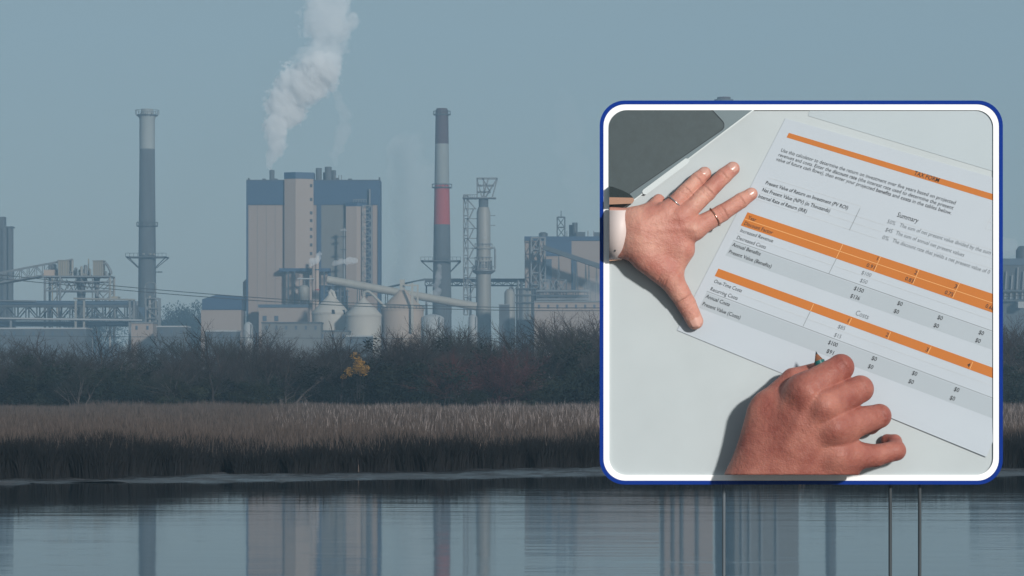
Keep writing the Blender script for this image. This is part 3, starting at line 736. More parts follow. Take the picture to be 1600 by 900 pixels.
for i in range(7): MB().tube((cx - r_(25) + i * r_(50) / 6, cy - r_(22), v.z(421)), (cx - r_(25) + i * r_(50) / 6, cy - r_(22), v.z(408)), .22).build('riser_pipe', M_steel if i % 2 else M_steel_dk, t)
frame_tower(t, v, 724.5, 731, 306, 492, 6, 3, M_steel, .42, dy=-1.5)
yv = np.linspace(311, 480, 12)
for i in range(11):
    a, b_ = (733, 743) if i % 2 == 0 else (743, 733)
    for dy in (-1.5, 1.5): beam(t, 'stair_flight', v.p(a - 3, yv[i], dy), v.p(b_, yv[i + 1], dy), .42, M_steel)
    beam(t, 'landing', v.p(724, yv[i], 0), v.p(745, yv[i], 0), .3, M_steel)
MB().box(v.x(723), v.x(775), cy - 3, cy + 3, v.z(310.5), v.z(308.8)).build('top_deck', M_steel, t)
for pa_, pb_ in (((745.5, 309), (745.5, 278.5)), ((753, 309), (745.5, 280)), ((758, 309), (777, 279)), ((769, 309), (777, 279)), ((754, 309), (763, 279)), ((766, 300), (754, 279)), ((757, 309), (755, 279))):
    for dy in (-2.5, 2.5): beam(t, 'head_strut', v.p(*pa_, dy), v.p(*pb_, dy), .38, M_steel)
for yy in (279, 290, 300):
    for dy in (-2.5, 2.5): beam(t, 'head_beam', v.p(745.5, yy, dy), v.p(777 - (yy - 279) * .5, yy, dy), .38, M_steel)
for i in range(8): beam(t, 'deck_rail', v.p(724 + i * 3, 310, -2.9), v.p(724 + i * 3, 305, -2.9), .2, M_steel)
beam(t, 'deck_rail', v.p(724, 305, -2.9), v.p(745, 305, -2.9), .2, M_steel)
for yy in (337, 352): beam(t, 'side_bracket', v.p(766, yy, 0), v.p(774, yy, 0), .3, M_steel)

# --- process tower on legs, far left
v = V_(960); D = v.D
t = thing('steel_process_tower', 'open steel process structure on tall legs with bin houses on its deck', 'tower', v.p(122, 595))
MB().box(v.x(70), v.x(176), D - 6, D + 6, v.z(434), v.z(431.5)).build('deck', M_steel, t)
for px, y1 in ((74, 595), (98, 595), (175, 595), (85.5, 595), (148, 595)):
    for dy in ((-5, 5) if px != 98 else (-5.8,)):
        MB().tube(v.p(px, y1, dy), v.p(px, 434, dy), (1.9 if px in (74, 98, 175) else 1.1) * v.s).build('leg', M_steel if px in (74, 98, 148) else M_cream if px == 85.5 else M_tank, t)
for dy in (-5.3, 5.3):
    beam(t, 'floor_beam', v.p(74, 455, dy), v.p(175, 455, dy), .5, M_steel)
    beam(t, 'floor_beam', v.p(74, 441, dy), v.p(175, 441, dy), .35, M_steel)
    for a, b_ in (((76, 436), (96, 453)), ((76, 453), (88, 444)), ((155, 455), (174, 437)), ((156, 473), (174, 456)), ((150, 455), (166, 473)), ((86, 473), (98, 456)), ((100, 436), (110, 452)), ((112, 455), (124, 436)), ((140, 452), (130, 436)), ((140, 452), (150, 437)), ((76, 474), (97, 474))):
        beam(t, 'brace', v.p(*a, dy), v.p(*b_, dy), .32, M_steel)
for nm, px0, px1, y1, mt in (('bin_house', 93, 110, 408, M_cream), ('bin_house', 147.5, 163, 408.5, M_cream)):
    MB().box(v.x(px0), v.x(px1), D - 3.5, D + 2, v.z(431.5), v.z(y1)).build(nm, mt, t)
    for i in range(5): beam(t, 'stiffener', v.p(px0 + 1 + i * (px1 - px0 - 2) / 4, 431, -3.7), v.p(px0 + 1 + i * (px1 - px0 - 2) / 4, y1 + 1, -3.7), .25, M_tank)
    MB().box(v.x(px0 - 1), v.x(px1 + 1), D - 3.9, D + 2.4, v.z(y1), v.z(y1 - 1.2)).build('bin_roof', M_tank, t)
for i, (px, w, y1) in enumerate(((114, 4, 405), (119, 5, 418), (124, 3.5, 421), (128.5, 4, 416), (134, 6, 414), (138, 2, 404), (142, 3, 420), (166, 4, 424), (171, 4, 426))):
    MB().lathe(v.x(px), D - 1.5 + (i % 3), [(w / 2 * v.s, v.z(431.5)), (w / 2 * v.s, v.z(y1 + 1.5)), (w / 4 * v.s, v.z(y1))], 10).build('cyclone', (M_tank, M_steel, M_cream)[i % 3], t)
rb = random.Random(8)
for i in range(14):
    a = rb.uniform(108, 146); MB().tube(v.p(a, 431, rb.uniform(-4, 3)), v.p(a + rb.uniform(-4, 4), rb.uniform(419, 427), rb.uniform(-4, 3)), rb.uniform(.12, .3)).build('deck_pipe', rb.choice([M_steel, M_steel_dk, M_tank]), t)
beam(t, 'crane_arm', v.p(94, 409, -2), v.p(115, 405.5, -2), .5, M_steel)
MB().path([v.p(a, b_, -2) for a, b_ in ((163, 412), (167, 412), (171, 418), (174, 424), (175, 429))], 2.2 * v.s, 10).build('elbow_duct', M_steel, t)
MB().path([v.p(a, b_, -4.5) for a, b_ in ((91, 432), (90, 440), (92, 450))], 1.6 * v.s, 8).build('drop_pipe', M_steel, t)
MB().lathe(v.x(127), D, [(6.5 * v.s, v.z(520)), (6 * v.s, v.z(470)), (7 * v.s, v.z(456)), (6 * v.s, v.z(452)), (9 * v.s, v.z(438)), (9 * v.s, v.z(434))], 16).build('hopper', M_steel_dk, t)
MB().lathe(v.x(150), D + 2, [(3 * v.s, v.z(470)), (3.4 * v.s, v.z(455)), (5 * v.s, v.z(434))], 12).build('chute', M_steel, t)
for i in range(8):
    a = rb.uniform(102, 148); MB().tube(v.p(a, rb.uniform(436, 440), -3), v.p(a + rb.uniform(-8, 8), rb.uniform(445, 454), -3), .2).build('under_deck_pipe', rb.choice([M_steel, M_steel_dk]), t)

# --- inclined lattice conveyor feeding it
v = V_(962)
t = thing('inclined_conveyor', 'lattice conveyor bridge climbing from the left edge to the process structure', 'conveyor', v.p(0, 595))
truss(t, v, -40, 434, 449, 92, 409, 426, 11, -2, 2, M_steel, .32)
MB().path([v.p(-40, 449.5), v.p(74, 430)], 2.6 * v.s, 10).build('belt_tube', M_tank, t)
MB().box(v.x(70), v.x(90), v.D - 2.4, v.D + 2.4, v.z(432), v.z(422)).build('transfer_house', M_silo_tan, t)
MB().box(v.x(77), v.x(87), v.D - 2, v.D + 2, v.z(421), v.z(413)).build('motor_box', M_steel_dk, t)

# --- pipe bridge
v = V_(945)
t = thing('pipe_bridge', 'long horizontal lattice pipe bridge with broad pipes across the left of the mill', 'bridge', v.p(80, 595))
truss(t, v, -60, 478.5, 499, 214, 478.5, 499, 16, -3, 3, M_steel_dk, .55)
MB().tube(v.p(-60, 473.5, -2.4), v.p(214, 474.5, -2.4), 3.8 * v.s, n=14).build('broad_pipe', M_blue, t)
MB().tube(v.p(-60, 469.6, -4.2), v.p(60, 471, -4.2), 1.2 * v.s).build('upper_pipe', M_steel, t)
MB().tube(v.p(118, 467, -4.2), v.p(214, 469, -4.2), 1.4 * v.s).build('upper_pipe', M_tank, t)
MB().tube(v.p(-60, 497, -5), v.p(225, 501, -5), 1.5 * v.s).build('lower_pipe', M_roofw, t)
MB().tube(v.p(-60, 506, 1), v.p(225, 506, 1), 4.2 * v.s, n=14).build('lower_pipe', M_blue, t)
for px in (-40, 20, 121, 134, 205, 212):
    for dy in (-3.6, 3.6): beam(t, 'trestle_leg', v.p(px, 592, dy), v.p(px, 470 if px > 100 else 499, dy), .7, M_tank if px in (121, 134) else M_steel)
MB().box(v.x(176), v.x(186), v.D - 3, v.D + 3, v.z(467), v.z(463.5)).build('pipe_box', M_cream, t)

# --- small frame with arched pipe at the chimney foot
v = V_(955)
t = thing('pump_frame', 'narrow steel frame with an arched pipe at the foot of the grey chimney', 'tower', v.p(238, 595))
frame_tower(t, v, 228, 248, 466, 528, 4, 4, M_steel, .45)
for px in (233, 238, 243): MB().tube(v.p(px, 528, 1.5), v.p(px, 470 - (px % 3) * 4, 1.5), .5).build('vessel', M_steel_dk if px == 238 else M_tank, t)
MB().path([v.p(a, b_, -1) for a, b_ in ((227, 475), (227, 448), (229, 443), (233, 441.5), (240, 441.5), (243.5, 444), (244, 452), (241, 462))], 1.1 * v.s, 8).build('arched_pipe', M_steel, t)
MB().slab([v.p(214, 480)[::2], v.p(226, 498)[::2], v.p(226, 480)[::2]], v.D, v.D + 3).build('hopper', M_blue, t)

# --- right mill building behind the steam
v = V_(1015); D = v.D
t = thing('recovery_mill', 'broad beige mill hall with a dark roof band, partly hidden by the framed board', 'building', (v.x(900), D, GZ))
MB().box(v.x(820), v.x(1030), D, D + 14, GZ, v.z(376)).build('wall', M_beige, t)
MB().box(v.x(819.5), v.x(1031), D - .5, D + 14.5, v.z(376), v.z(369.5)).build('roof_band', M_navy, t)
MB().box(v.x(852), v.x(893), D - .3, D - .003, v.z(400), v.z(376)).build('dark_panel', M_navy, t)
MB().box(v.x(893), v.x(900), D - .4, D - .003, v.z(455), v.z(400)).build('dark_panel', M_navy, t)
MB().box(v.x(848), v.x(862), D - .35, D - .003, v.z(440), v.z(405)).build('dark_panel', M_blue, t)
frame_tower(t, v, 830, 843, 372, 500, 7, 4, M_steel, .45, dy=-5)
frame_tower(t, v, 843.5, 852, 372, 470, 5, 4, M_steel, .35, dy=-5.5)
MB().lathe(v.x(849), D + 4, [(7 * v.s, v.z(370)), (7 * v.s, v.z(364)), (4 * v.s, v.z(362))], 14).build('roof_vent', M_steel_dk, t)
frame_tower(t, v, 871, 883, 338, 370, 2, 3, M_steel_dk, .4, dy=4)
beam(t, 'mast', v.p(877, 338, 5), v.p(877, 328, 5), .3, M_steel_dk)
MB().lathe(v.x(899), D + 8, [(4.2 * v.s, v.z(370)), (4.2 * v.s, v.z(346))], 14).build('roof_tank', M_steel_dk, t)
MB().lathe(v.x(892.5), D + 10, [(2.5 * v.s, v.z(370)), (2.5 * v.s, v.z(349))], 12).build('roof_tank', M_conc, t)
MB().box(v.x(901), v.x(915), D + 4, D + 9, v.z(370), v.z(361.5)).build('roof_unit', M_steel_dk, t)
MB().box(v.x(928), v.x(945), D + 4, D + 9, v.z(370), v.z(362)).build('roof_unit', M_steel_dk, t)
for px in (886, 919, 928): beam(t, 'roof_pipe', v.p(px, 370, 3), v.p(px, 360, 3), .35, M_steel)
v = V_(1000)
t = thing('sloping_conveyor', 'dark enclosed conveyor sloping down across the front of the mill hall', 'conveyor', v.p(895, 595))
pa, pb = v.p(848, 386), v.p(1010, 441)
MB().slab([(pa[0], pa[2] - .8), (pb[0], pb[2] - .9), (pb[0], pb[2] + .9), (pa[0], pa[2] + .8)], v.D - 2, v.D + 2).build('gallery', M_steel_dk, t)
for px in (873, 897, 901, 915, 920, 932, 960):
    yy = 386 + (px - 848) * 55 / 162
    beam(t, 'trestle_leg', v.p(px - 2, 470, -1), v.p(px, yy + 3, -1), .3, M_steel_dk); beam(t, 'trestle_leg', v.p(px + 3, 470, 1), v.p(px, yy + 3, 1), .3, M_steel_dk)
v = V_(990)
t = thing('pipe_rack', 'square steel pipe rack with crossed braces in front of the mill hall', 'rack', v.p(865, 595))
for a, b_ in ((845, 858), (860, 869), (869, 885)):
    frame_tower(t, v, a, b_, 437, 590, 5, 3, M_steel_dk if a > 850 else M_steel, .42)
    beam(t, 'brace', v.p(a, 437, -.3), v.p(b_, 455, -.3), .3, M_steel); beam(t, 'brace', v.p(b_, 437, -.4), v.p(a, 455, -.4), .3, M_steel)
for yy in (455, 463, 468): MB().tube(v.p(838, yy, -1), v.p(920, yy, -1), .5).build('pipe', M_steel if yy != 463 else M_steel_dk, t)
t = thing('round_tank', 'small round topped tank left of the mill hall', 'tank', v.p(797, 595))
MB().lathe(v.x(796.5), v.D, [(8.5 * v.s, GZ), (8.5 * v.s, v.z(457)), (6 * v.s, v.z(453)), (1, v.z(451.5))], 20).build('shell', M_tank, t)
MB().path([v.p(a, b_, -1) for a, b_ in ((796, 452), (797, 449), (801, 449), (803, 452), (803, 480))], .35, 8).build('vent_pipe', M_steel, t)
t = thing('control_room', 'small grey flat roofed box building right of the scrubber tower', 'building', v.p(786, 595))
MB().box(v.x(780), v.x(796), v.D - 9, v.D - 4, GZ, v.z(478)).build('wall', M_conc, t); MB().box(v.x(779.5), v.x(796.5), v.D - 9.2, v.D - 3.8, v.z(478), v.z(476.5)).build('roof', M_steel, t)
t = thing('equipment_block', 'cluttered block of pipes and ducts at the left foot of the mill hall', 'building', v.p(825, 595))
MB().box(v.x(806), v.x(838), v.D + 2, v.D + 9, GZ, v.z(452)).build('wall', M_conc, t)
for i in range(12):
    a = 807 + i * 2.6; MB().tube(v.p(a, 500, 1), v.p(a, rb.uniform(438, 460), 1), rb.uniform(.2, .5)).build('riser', rb.choice([M_steel, M_tank, M_steel_dk]), t)
for yy in (452, 462, 474): MB().box(v.x(805), v.x(840), v.D - .2, v.D + 1.8, v.z(yy), v.z(yy) + .5).build('floor', M_steel_dk, t)

# --- mill blocks behind the board, seen only mirrored in the river
v = V_(1025); D = v.D
t = thing('bleach_hall', 'tall brownish hall behind the framed board, mirrored in the water below it', 'building', (v.x(1075), D, GZ))
MB().box(v.x(1038), v.x(1114), D, D + 30, GZ, v.z(300)).build('wall', M_beige, t); MB().box(v.x(1037), v.x(1115), D - .4, D + 30.4, v.z(300), v.z(290)).build('roof_band', M_navy, t)
for px in (1052, 1066, 1090): beam(t, 'pipe', v.p(px, 590, -1), v.p(px, 310, -1), .8, M_steel_dk)
t = thing('digester_hall', 'tall grey hall right of the far chimney, mirrored in the water below the board', 'building', (v.x(1200), D, GZ))
MB().box(v.x(1148), v.x(1248), D, D + 30, GZ, v.z(292)).build('wall', M_greyc, t); MB().box(v.x(1147), v.x(1249), D - .4, D + 30.4, v.z(292), v.z(284)).build('roof_band', M_navy, t)
for px in (1160, 1172, 1190, 1214): beam(t, 'pipe', v.p(px, 590, -1), v.p(px, 300, -1), .8, M_steel)
cx, cy = v.x(1298), D
t = thing('slim_chimney', 'slim grey chimney behind the framed board, mirrored in the water below it', 'chimney', (cx, cy, GZ))
MB().lathe(cx, cy, [(R(18), GZ), (R(15), v.z(200))], 24).build('shaft', M_conc, t); ring_platform(t, 'ring_gallery', cx, cy, R(15), R(22), v.z(210))

# --- right edge: low hall and tank
v = V_(980)
t = thing('flat_hall', 'hazy low hall with pipes beyond the right side of the framed board', 'building', v.p(1600, 595))
MB().box(v.x(1530), v.x(1680), v.D, v.D + 20, GZ, v.z(414)).build('wall', M_conc, t)
MB().box(v.x(1528), v.x(1682), v.D - .4, v.D + 20.4, v.z(414), v.z(404)).build('roof_band', M_blue, t)
MB().lathe(v.x(1603), v.D + 6, [(11 * v.s, v.z(404)), (11 * v.s, v.z(390)), (7 * v.s, v.z(384)), (1, v.z(383))], 20).build('roof_dome', M_steel_dk, t)
for i in range(7): beam(t, 'pipe', v.p(1560 + i * 9, 470, -1), v.p(1560 + i * 9 + 3, 418 + (i % 3) * 6, -1), .5, M_steel)
for yy in (455, 470): MB().tube(v.p(1540, yy, -1.5), v.p(1660, yy, -1.5), .5).build('pipe', M_steel_dk, t)
MB().box(v.x(1586), v.x(1596), v.D - 6, v.D - 1, v.z(482), v.z(472)).build('cabin', M_roofw, t)

# --- low sheds and tanks showing through the bare tree tops
LW = [('long low shed with a white sheet roof left of the gabled building', 268, 46, 509, 516, 'box'), ('low white roofed shed in front of the gabled building', 345, 50, 516, 523, 'box'),
      ('small white domed tank before the boiler house', 388, 15, 503, 520, 'dome'), ('long flat dark roofed shed before the annex of the boiler house', 455, 92, 503, 508, 'dark'),
      ('low white shed in front of the leftmost cone silo', 512, 66, 516, 521, 'dark'), ('white roofed shed under the wood left of the banded chimney', 560, 40, 524, 530, 'box'),
      ('low pale tank right of the tan silo', 676, 36, 491, 505, 'dome'), ('small white domed tank at the foot of the scrubber tower', 739, 14, 491, 505, 'dome'),
      ('low pink walled shed beside the grey chimney foot', 222, 34, 503, 526, 'pink'), ('low white shed under the pipe bridge at far left', 60, 150, 512, 520, 'box'), ('long low pinkish shed before the mill hall', 900, 130, 470, 492, 'pink')]
for i, (lab, px, w, y0, y1, kd) in enumerate(LW):
    v = V_(900 + 6 * (i % 5) + (60 if px > 850 else 0))
    if kd == 'dome':
        t = thing('storage_tank', lab, 'tank', v.p(px, 590)); rr_ = w / 2 * v.s
        MB().lathe(v.x(px), v.D, [(rr_, 1.5), (rr_, v.z(y0 + (y1 - y0) * .4)), (rr_ * .7, v.z(y0 + 2)), (rr_ * .2, v.z(y0))], 24).build('shell', M_roofw, t)
        MB().tube(v.p(px + w * .3, y1 + 10, -rr_), v.p(px + w * .3, y0 + 4, -rr_ * .9), .2).build('ladder', M_steel, t)
    else:
        t = thing('low_shed', lab, 'shed', v.p(px, 590))
        wm = {'box': M_conc, 'dark': M_greyc, 'pink': M_beige2}[kd]; rm = {'box': M_roofw, 'dark': M_steel_dk, 'pink': M_steel}[kd]
        MB().box(v.x(px - w / 2), v.x(px + w / 2), v.D, v.D + 12, 1.5, v.z(y0 + 2.2)).build('wall', wm, t)
        MB().box(v.x(px - w / 2 - .8), v.x(px + w / 2 + .8), v.D - .4, v.D + 12.4, v.z(y0 + 2.2), v.z(y0)).build('roof', rm, t)
        for k in range(max(2, int(w / 14))):
            xx = px - w / 2 + (k + .5) * w / max(2, int(w / 14))
            MB().box(v.x(xx - 1.6), v.x(xx + 1.6), v.D - .15, v.D - .002, v.z(y0 + 12), v.z(y0 + 6)).build('door', M_blue, t)

far_proto = bush_proto('far_tree', 140, 6.6, 5.0, 9000, M_leaf_g, .12)
# far trees on the horizon between chimney and boiler house
for i, px in enumerate((252, 262, 270, 279, 288, 296, 304, 150, 165)):
    y = 1180 + 14 * i
    o = copy_tree(far_proto) if i else far_proto; s = (CAMH - 3 + (HOR - (494 - 6 * math.exp(-((px - 292) / 12) ** 2) + (i % 3))) * y / F) / 6.6
    o.location = (at_px(px, y), y, 2); o.scale = (s * .6, s * .6, s); o.rotation_euler.z = i
    tag(o, 'far hazy round tree on the horizon beyond the mill', 'tree', 'far trees beyond the mill'); o.name = 'far_tree'

# overhead wires in front of the mill
v = V_(700)
for lab, pts, w in (('upper of the two overhead wires sagging across the mill', ((-300, 396), (-50, 425), (177, 446.5), (320, 459.5), (500, 472), (700, 479), (900, 482), (1200, 478), (1900, 440)), .10),
                 ('lower of the two overhead wires sagging across the mill', ((-300, 402), (-50, 431), (177, 452), (320, 464.5), (500, 476.5), (700, 483.5), (900, 486.5), (1200, 482), (1900, 446)), .10),
                 ('lowest overhead wire crossing just above the bare tree tops', ((-300, 522), (300, 527), (560, 529), (800, 529), (1200, 527), (1900, 520)), .07)):
    pt = [Vector(v.p(a, b_)) for a, b_ in pts]; fine = []
    xs_ = np.linspace(pts[0][0], pts[-1][0], 60); ys_ = np.interp(xs_, [p[0] for p in pts], [p[1] for p in pts])
    ys_ = np.convolve(np.pad(ys_, 3, 'edge'), np.ones(7) / 7, 'valid')
    o = MB().path([v.p(a, b_) for a, b_ in zip(xs_, ys_)], w, 5).build('overhead_wire', M_steel_dk)
    tag(o, lab, 'wire')
# ------------------------------------------------------------------ steam
def steam(name, label, puffs, D, dens, voxel, col=(.995, .995, .995), amp=.5, nscale=1.0, seed=0, parent=None):
    """vapour: a billowed closed hull around a chain of puffs, filled with scattering volume"""
    v = V_(D); r = random.Random(seed)
    P, Rr = [], []
    for i in range(len(puffs) - 1):
        a, b_ = puffs[i], puffs[i + 1]
        k = max(1, int(math.hypot(a[0] - b_[0], a[1] - b_[1]) / (min(a[2], b_[2]) * .45)))
        for j in range(k):
            t = j / k; rad = (a[2] + (b_[2] - a[2]) * t)
            P.append(v.p(a[0] + (b_[0] - a[0]) * t + r.gauss(0, .25) * rad, a[1] + (b_[1] - a[1]) * t + r.gauss(0, .2) * rad, r.gauss(0, .25) * rad * v.s)); Rr.append(rad * v.s * r.uniform(.7, 1.1))
    c = np.array(v.p(puffs[0][0], puffs[0][1])); P = np.array(P) - c; Rr = np.array(Rr)
    pad = Rr.max() * 1.6; lo, hi = P.min(0) - pad, P.max(0) + pad
    n = np.maximum(8, ((hi - lo) / voxel).astype(int) + 2)
    G = np.stack(np.meshgrid(*[lo[i] + np.arange(n[i]) * voxel for i in range(3)], indexing='ij'), -1)
    rm = Rr.mean()
    V = np.full(G.shape[:3], 1e9); ws = np.zeros(G.shape[:3]); wr = np.zeros(G.shape[:3])
    for p, rad in zip(P, Rr):
        w = 1 / (((G - p) ** 2).sum(-1) + .2) ** 2; ws += w; wr += w * rad
    rl = wr / ws                                  # local plume radius: billows scale with it
    q = G + np.stack([vnoise(G, nscale * .8 / rm, 3, seed * 31 + 10 * i) for i in range(3)], -1) * (rl * amp * .9)[..., None]
    for p, rad in zip(P, Rr): V = smin(V, np.sqrt(((q - p) ** 2).sum(-1)) - rad, rad * .25)
    V = V - np.abs(vnoise(G, nscale * 1.7 / rm, 3, seed * 31 + 77)) * rl * amp * 1.5 + rl * amp * .3
    V[[0, -1]] = 1; V[:, [0, -1]] = 1; V[:, :, [0, -1]] = 1
    Pv, Q = surface_nets(V, lo, voxel)
    m = bpy.data.materials.new(name + '_vapour'); m.use_nodes = True; nn = m.node_tree.nodes
    nn.remove(nn['Principled BSDF']); pv = nn.new('ShaderNodeVolumePrincipled')
    pv.inputs['Color'].default_value = (*col, 1); pv.inputs['Density'].default_value = dens; pv.inputs['Anisotropy'].default_value = 0
    m.node_tree.links.new(pv.outputs[0], nn['Material Output'].inputs['Volume'])
    o = bpy.data.objects.new(name, quads_mesh(name, Pv, Q, m)); o.location = c; COL.objects.link(o)
    if parent: o.parent = parent; o.location = Vector(c) - parent.location; return o
    return tag(o, label, 'steam')

plume = steam('steam_plume', 'large billowing white steam plume rising from the boiler house stack', [(421, 262, 4), (422, 252, 7), (426, 236, 12), (432, 214, 17), (440, 188, 23), (448, 160, 30), (462, 138, 35), (484, 124, 35), (503, 106, 28), (508, 90, 20)], 1012, .27, .55, seed=1, nscale=1.7, amp=.6)
steam('plume_top', None, [(490, 122, 20), (504, 98, 32), (504, 72, 31), (492, 50, 34), (492, 28, 36), (508, 6, 36), (525, -18, 32)], 1012, .10, .65, seed=12, nscale=1.5, amp=.65, parent=plume)
steam('steam_wisp', 'thin faint steam wisp above the roof vents of the boiler house', [(523, 256, 4), (526, 240, 7), (532, 220, 9), (539, 200, 11), (537, 180, 10), (529, 160, 8), (524, 140, 6)], 1008, .06, .5, seed=2, amp=.6)
steam('steam_puff', 'small white steam puff over the flues below the dark canopy', [(485, 414, 3), (489, 408, 5), (496, 406, 5), (499, 398, 3), (500, 392, 2)], 980, .5, .22, seed=3)
steam('steam_puff', 'small white steam puff drifting right toward the lift tower', [(520, 413, 2.5), (526, 411, 4), (535, 410, 4.5), (545, 408, 6), (556, 405, 5)], 980, .4, .22, seed=4)
steam('steam_cloud', 'broad faint steam veil between the boiler house and the banded chimney', [(600, 470, 9), (612, 450, 14), (628, 425, 24), (640, 395, 30), (648, 350, 34), (640, 300, 34), (630, 250, 30), (628, 215, 22)], 1045, .016, 1.2, seed=5)
steam('steam_puff', 'steam puff at the foot of the banded chimney', [(668, 472, 6), (675, 466, 8), (682, 458, 6), (684, 442, 5), (686, 425, 4), (687, 412, 3)], 985, .2, .3, seed=6)
steam('steam_cloud', 'low white steam bank in front of the mill hall', [(985, 470, 24), (950, 465, 24), (928, 462, 18), (912, 470, 14), (903, 485, 12), (930, 488, 18)], 975, .035, .8, seed=7)
steam('steam_cloud', 'faint tall steam veil above the mill hall roof', [(930, 400, 16), (918, 340, 20), (905, 280, 22), (890, 220, 24), (884, 170, 18), (880, 140, 12)], 1050, .007, 1.1, seed=8)
steam('steam_cloud', 'white steam cloud beyond the right side of the framed board', [(1540, 385, 14), (1562, 388, 18), (1578, 384, 15), (1590, 392, 10)], 1000, .05, .8, seed=9)

# ------------------------------------------------------------------ haze
hz = MB().box(-700, 700, -40, 1335, -2.6, 168).build('haze', M_conc)
m = bpy.data.materials.new('haze_air'); m.use_nodes = True; nn = m.node_tree.nodes; nn.remove(nn['Principled BSDF'])
pv = nn.new('ShaderNodeVolumePrincipled'); pv.inputs['Color'].default_value = (.475, .76, 1.0, 1); pv.inputs['Density'].default_value = .00044; pv.inputs['Anisotropy'].default_value = 0.0
m.node_tree.links.new(pv.outputs[0], nn['Material Output'].inputs['Volume'])
hz.data.materials.clear(); hz.data.materials.append(m)
tag(hz, 'pale even haze over the river and the mill', 'haze', kind='stuff')
# ------------------------------------------------------------------ large framed board on the river bank
DB = 44.0; PX = DB / F                   # distance of the board face, metres per photograph pixel there
def Q_(px, py, h=0.0):                   # point on the board face, raised by h (in the board's pixel units)
    y = DB - h * PX; return ((px - 800) * y / F, y, CAMH + (HOR - py) * y / F)
M_desk = material('desk_white', (.452, .50, .515), .45, var=.06, scale=.7, spec=.35)
M_paper = material('paper', (.455, .505, .555), .7, var=.03, scale=.6)
M_paper2 = material('paper_upper', (.44, .50, .53), .7, var=.03, scale=.6)
M_band = material('paper_grey_band', (.385, .435, .475), .7, var=.03, scale=.6)
M_orange = material('orange_print', (.50, .155, .02), .7, var=.05, scale=.6)
M_orange_lt = material('pale_orange_rule', (.75, .42, .17), .7, var=.05)
M_ink = material('black_ink', (.02, .022, .026), .7, var=.1)
M_ink_g = material('grey_ink', (.16, .18, .20), .7, var=.1)
M_rule = material('rule_ink', (.25, .28, .30), .7, var=.1)
M_rule_lt = material('faint_rule', (.50, .53, .55), .7, var=.1)
M_white = material('white_frame_paint', (.94, .94, .94), .5, var=.02)
M_bluef = material('blue_frame_paint', (.002, .030, .24), .7, spec=.08, var=.08, scale=.4)
M_lap = material('laptop_grey', (.125, .165, .18), .45, metal=.25, var=.06, scale=.6)
M_pad = material('trackpad_dark', (.042, .062, .068), .45, metal=.1, var=.12, scale=9)
M_lap_edge = material('laptop_bright_edge', (.55, .60, .61), .35, metal=.3, var=.05)

XL, XR, YT, YB = 945.0, 1559.0, 165.0, 749.0        # everything on the board runs under the frame
def clip_poly(pts, inner=None):
    if inner:                            # cut to the frame's rounded opening
        for i in range(len(inner)):
            A_, B_ = inner[i], inner[(i + 1) % len(inner)]
            sd = lambda p: (B_[0] - A_[0]) * (p[1] - A_[1]) - (B_[1] - A_[1]) * (p[0] - A_[0])
            out = []
            for k in range(len(pts)):
                a, b_ = pts[k], pts[(k + 1) % len(pts)]; da, db = sd(a), sd(b_)
                if da >= 0: out.append(a)
                if (da >= 0) != (db >= 0): t = da / (da - db); out.append((a[0] + (b_[0] - a[0]) * t, a[1] + (b_[1] - a[1]) * t))
            pts = out
            if not pts: break
        return pts
    for ax, lim, sg in ((0, XL, 1), (0, XR, -1), (1, YT, 1), (1, YB, -1)):
        out = []
        for i in range(len(pts)):
            a, b_ = pts[i], pts[(i + 1) % len(pts)]
            da, db = (a[ax] - lim) * sg, (b_[ax] - lim) * sg
            if da >= 0: out.append(a)
            if (da >= 0) != (db >= 0):
                t = da / (da - db); out.append((a[0] + (b_[0] - a[0]) * t, a[1] + (b_[1] - a[1]) * t))
        pts = out
        if not pts: break
    return pts
def plate(mb, pts, h0, h1, inner=None):
    pts = clip_poly(pts, inner)
    if len(pts) < 3: return mb
    ar = sum(pts[i][0] * pts[(i + 1) % len(pts)][1] - pts[(i + 1) % len(pts)][0] * pts[i][1] for i in range(len(pts)))
    if ar > 0: pts = pts[::-1]           # counter-clockwise as seen (image y runs down)
    n = len(pts)
    y0, y1 = h0, h1
    return mb.add([Q_(*p, h1) for p in pts] + [Q_(*p, h0) for p in pts], [tuple(range(n)), tuple(reversed(range(n, 2 * n)))] + [((i + 1) % n, i, n + i, n + (i + 1) % n) for i in range(n)])

def rrect(x0, y0, x1, y1, r, n=10):
    out = []
    for cx, cy, a0 in ((x1 - r, y0 + r, -90), (x1 - r, y1 - r, 0), (x0 + r, y1 - r, 90), (x0 + r, y0 + r, 180)):
        out += [(cx + r * math.cos(math.radians(a0 + 90 * i / n)), cy + r * math.sin(math.radians(a0 + 90 * i / n))) for i in range(n + 1)]
    return out
def ring(mb, a, b_, h0, h1):             # band between two matching outlines
    n = len(a)
    vs = [Q_(*p, h1) for p in a] + [Q_(*p, h1) for p in b_] + [Q_(*p, h0) for p in a] + [Q_(*p, h0) for p in b_]
    fs = []
    for i in range(n):
        j = (i + 1) % n
        fs += [(i, n + i, n + j, j), (n + i, 3 * n + i, 3 * n + j, n + j), (2 * n + i, i, j, 2 * n + j), (2 * n + j, 3 * n + j, 3 * n + i, 2 * n + i)]
    return mb.add(vs, fs)
board = thing('framed_board', 'square display board with rounded white and blue frame on slim posts in the river', 'billboard', (Q_(1252, 757)[0], DB + .2, -1.0))
o = [(937, 157, 1567, 757, 39), (943, 163, 1561, 751, 34), (952, 172, 1552, 742, 27)]
outl = [rrect(*q) for q in o]
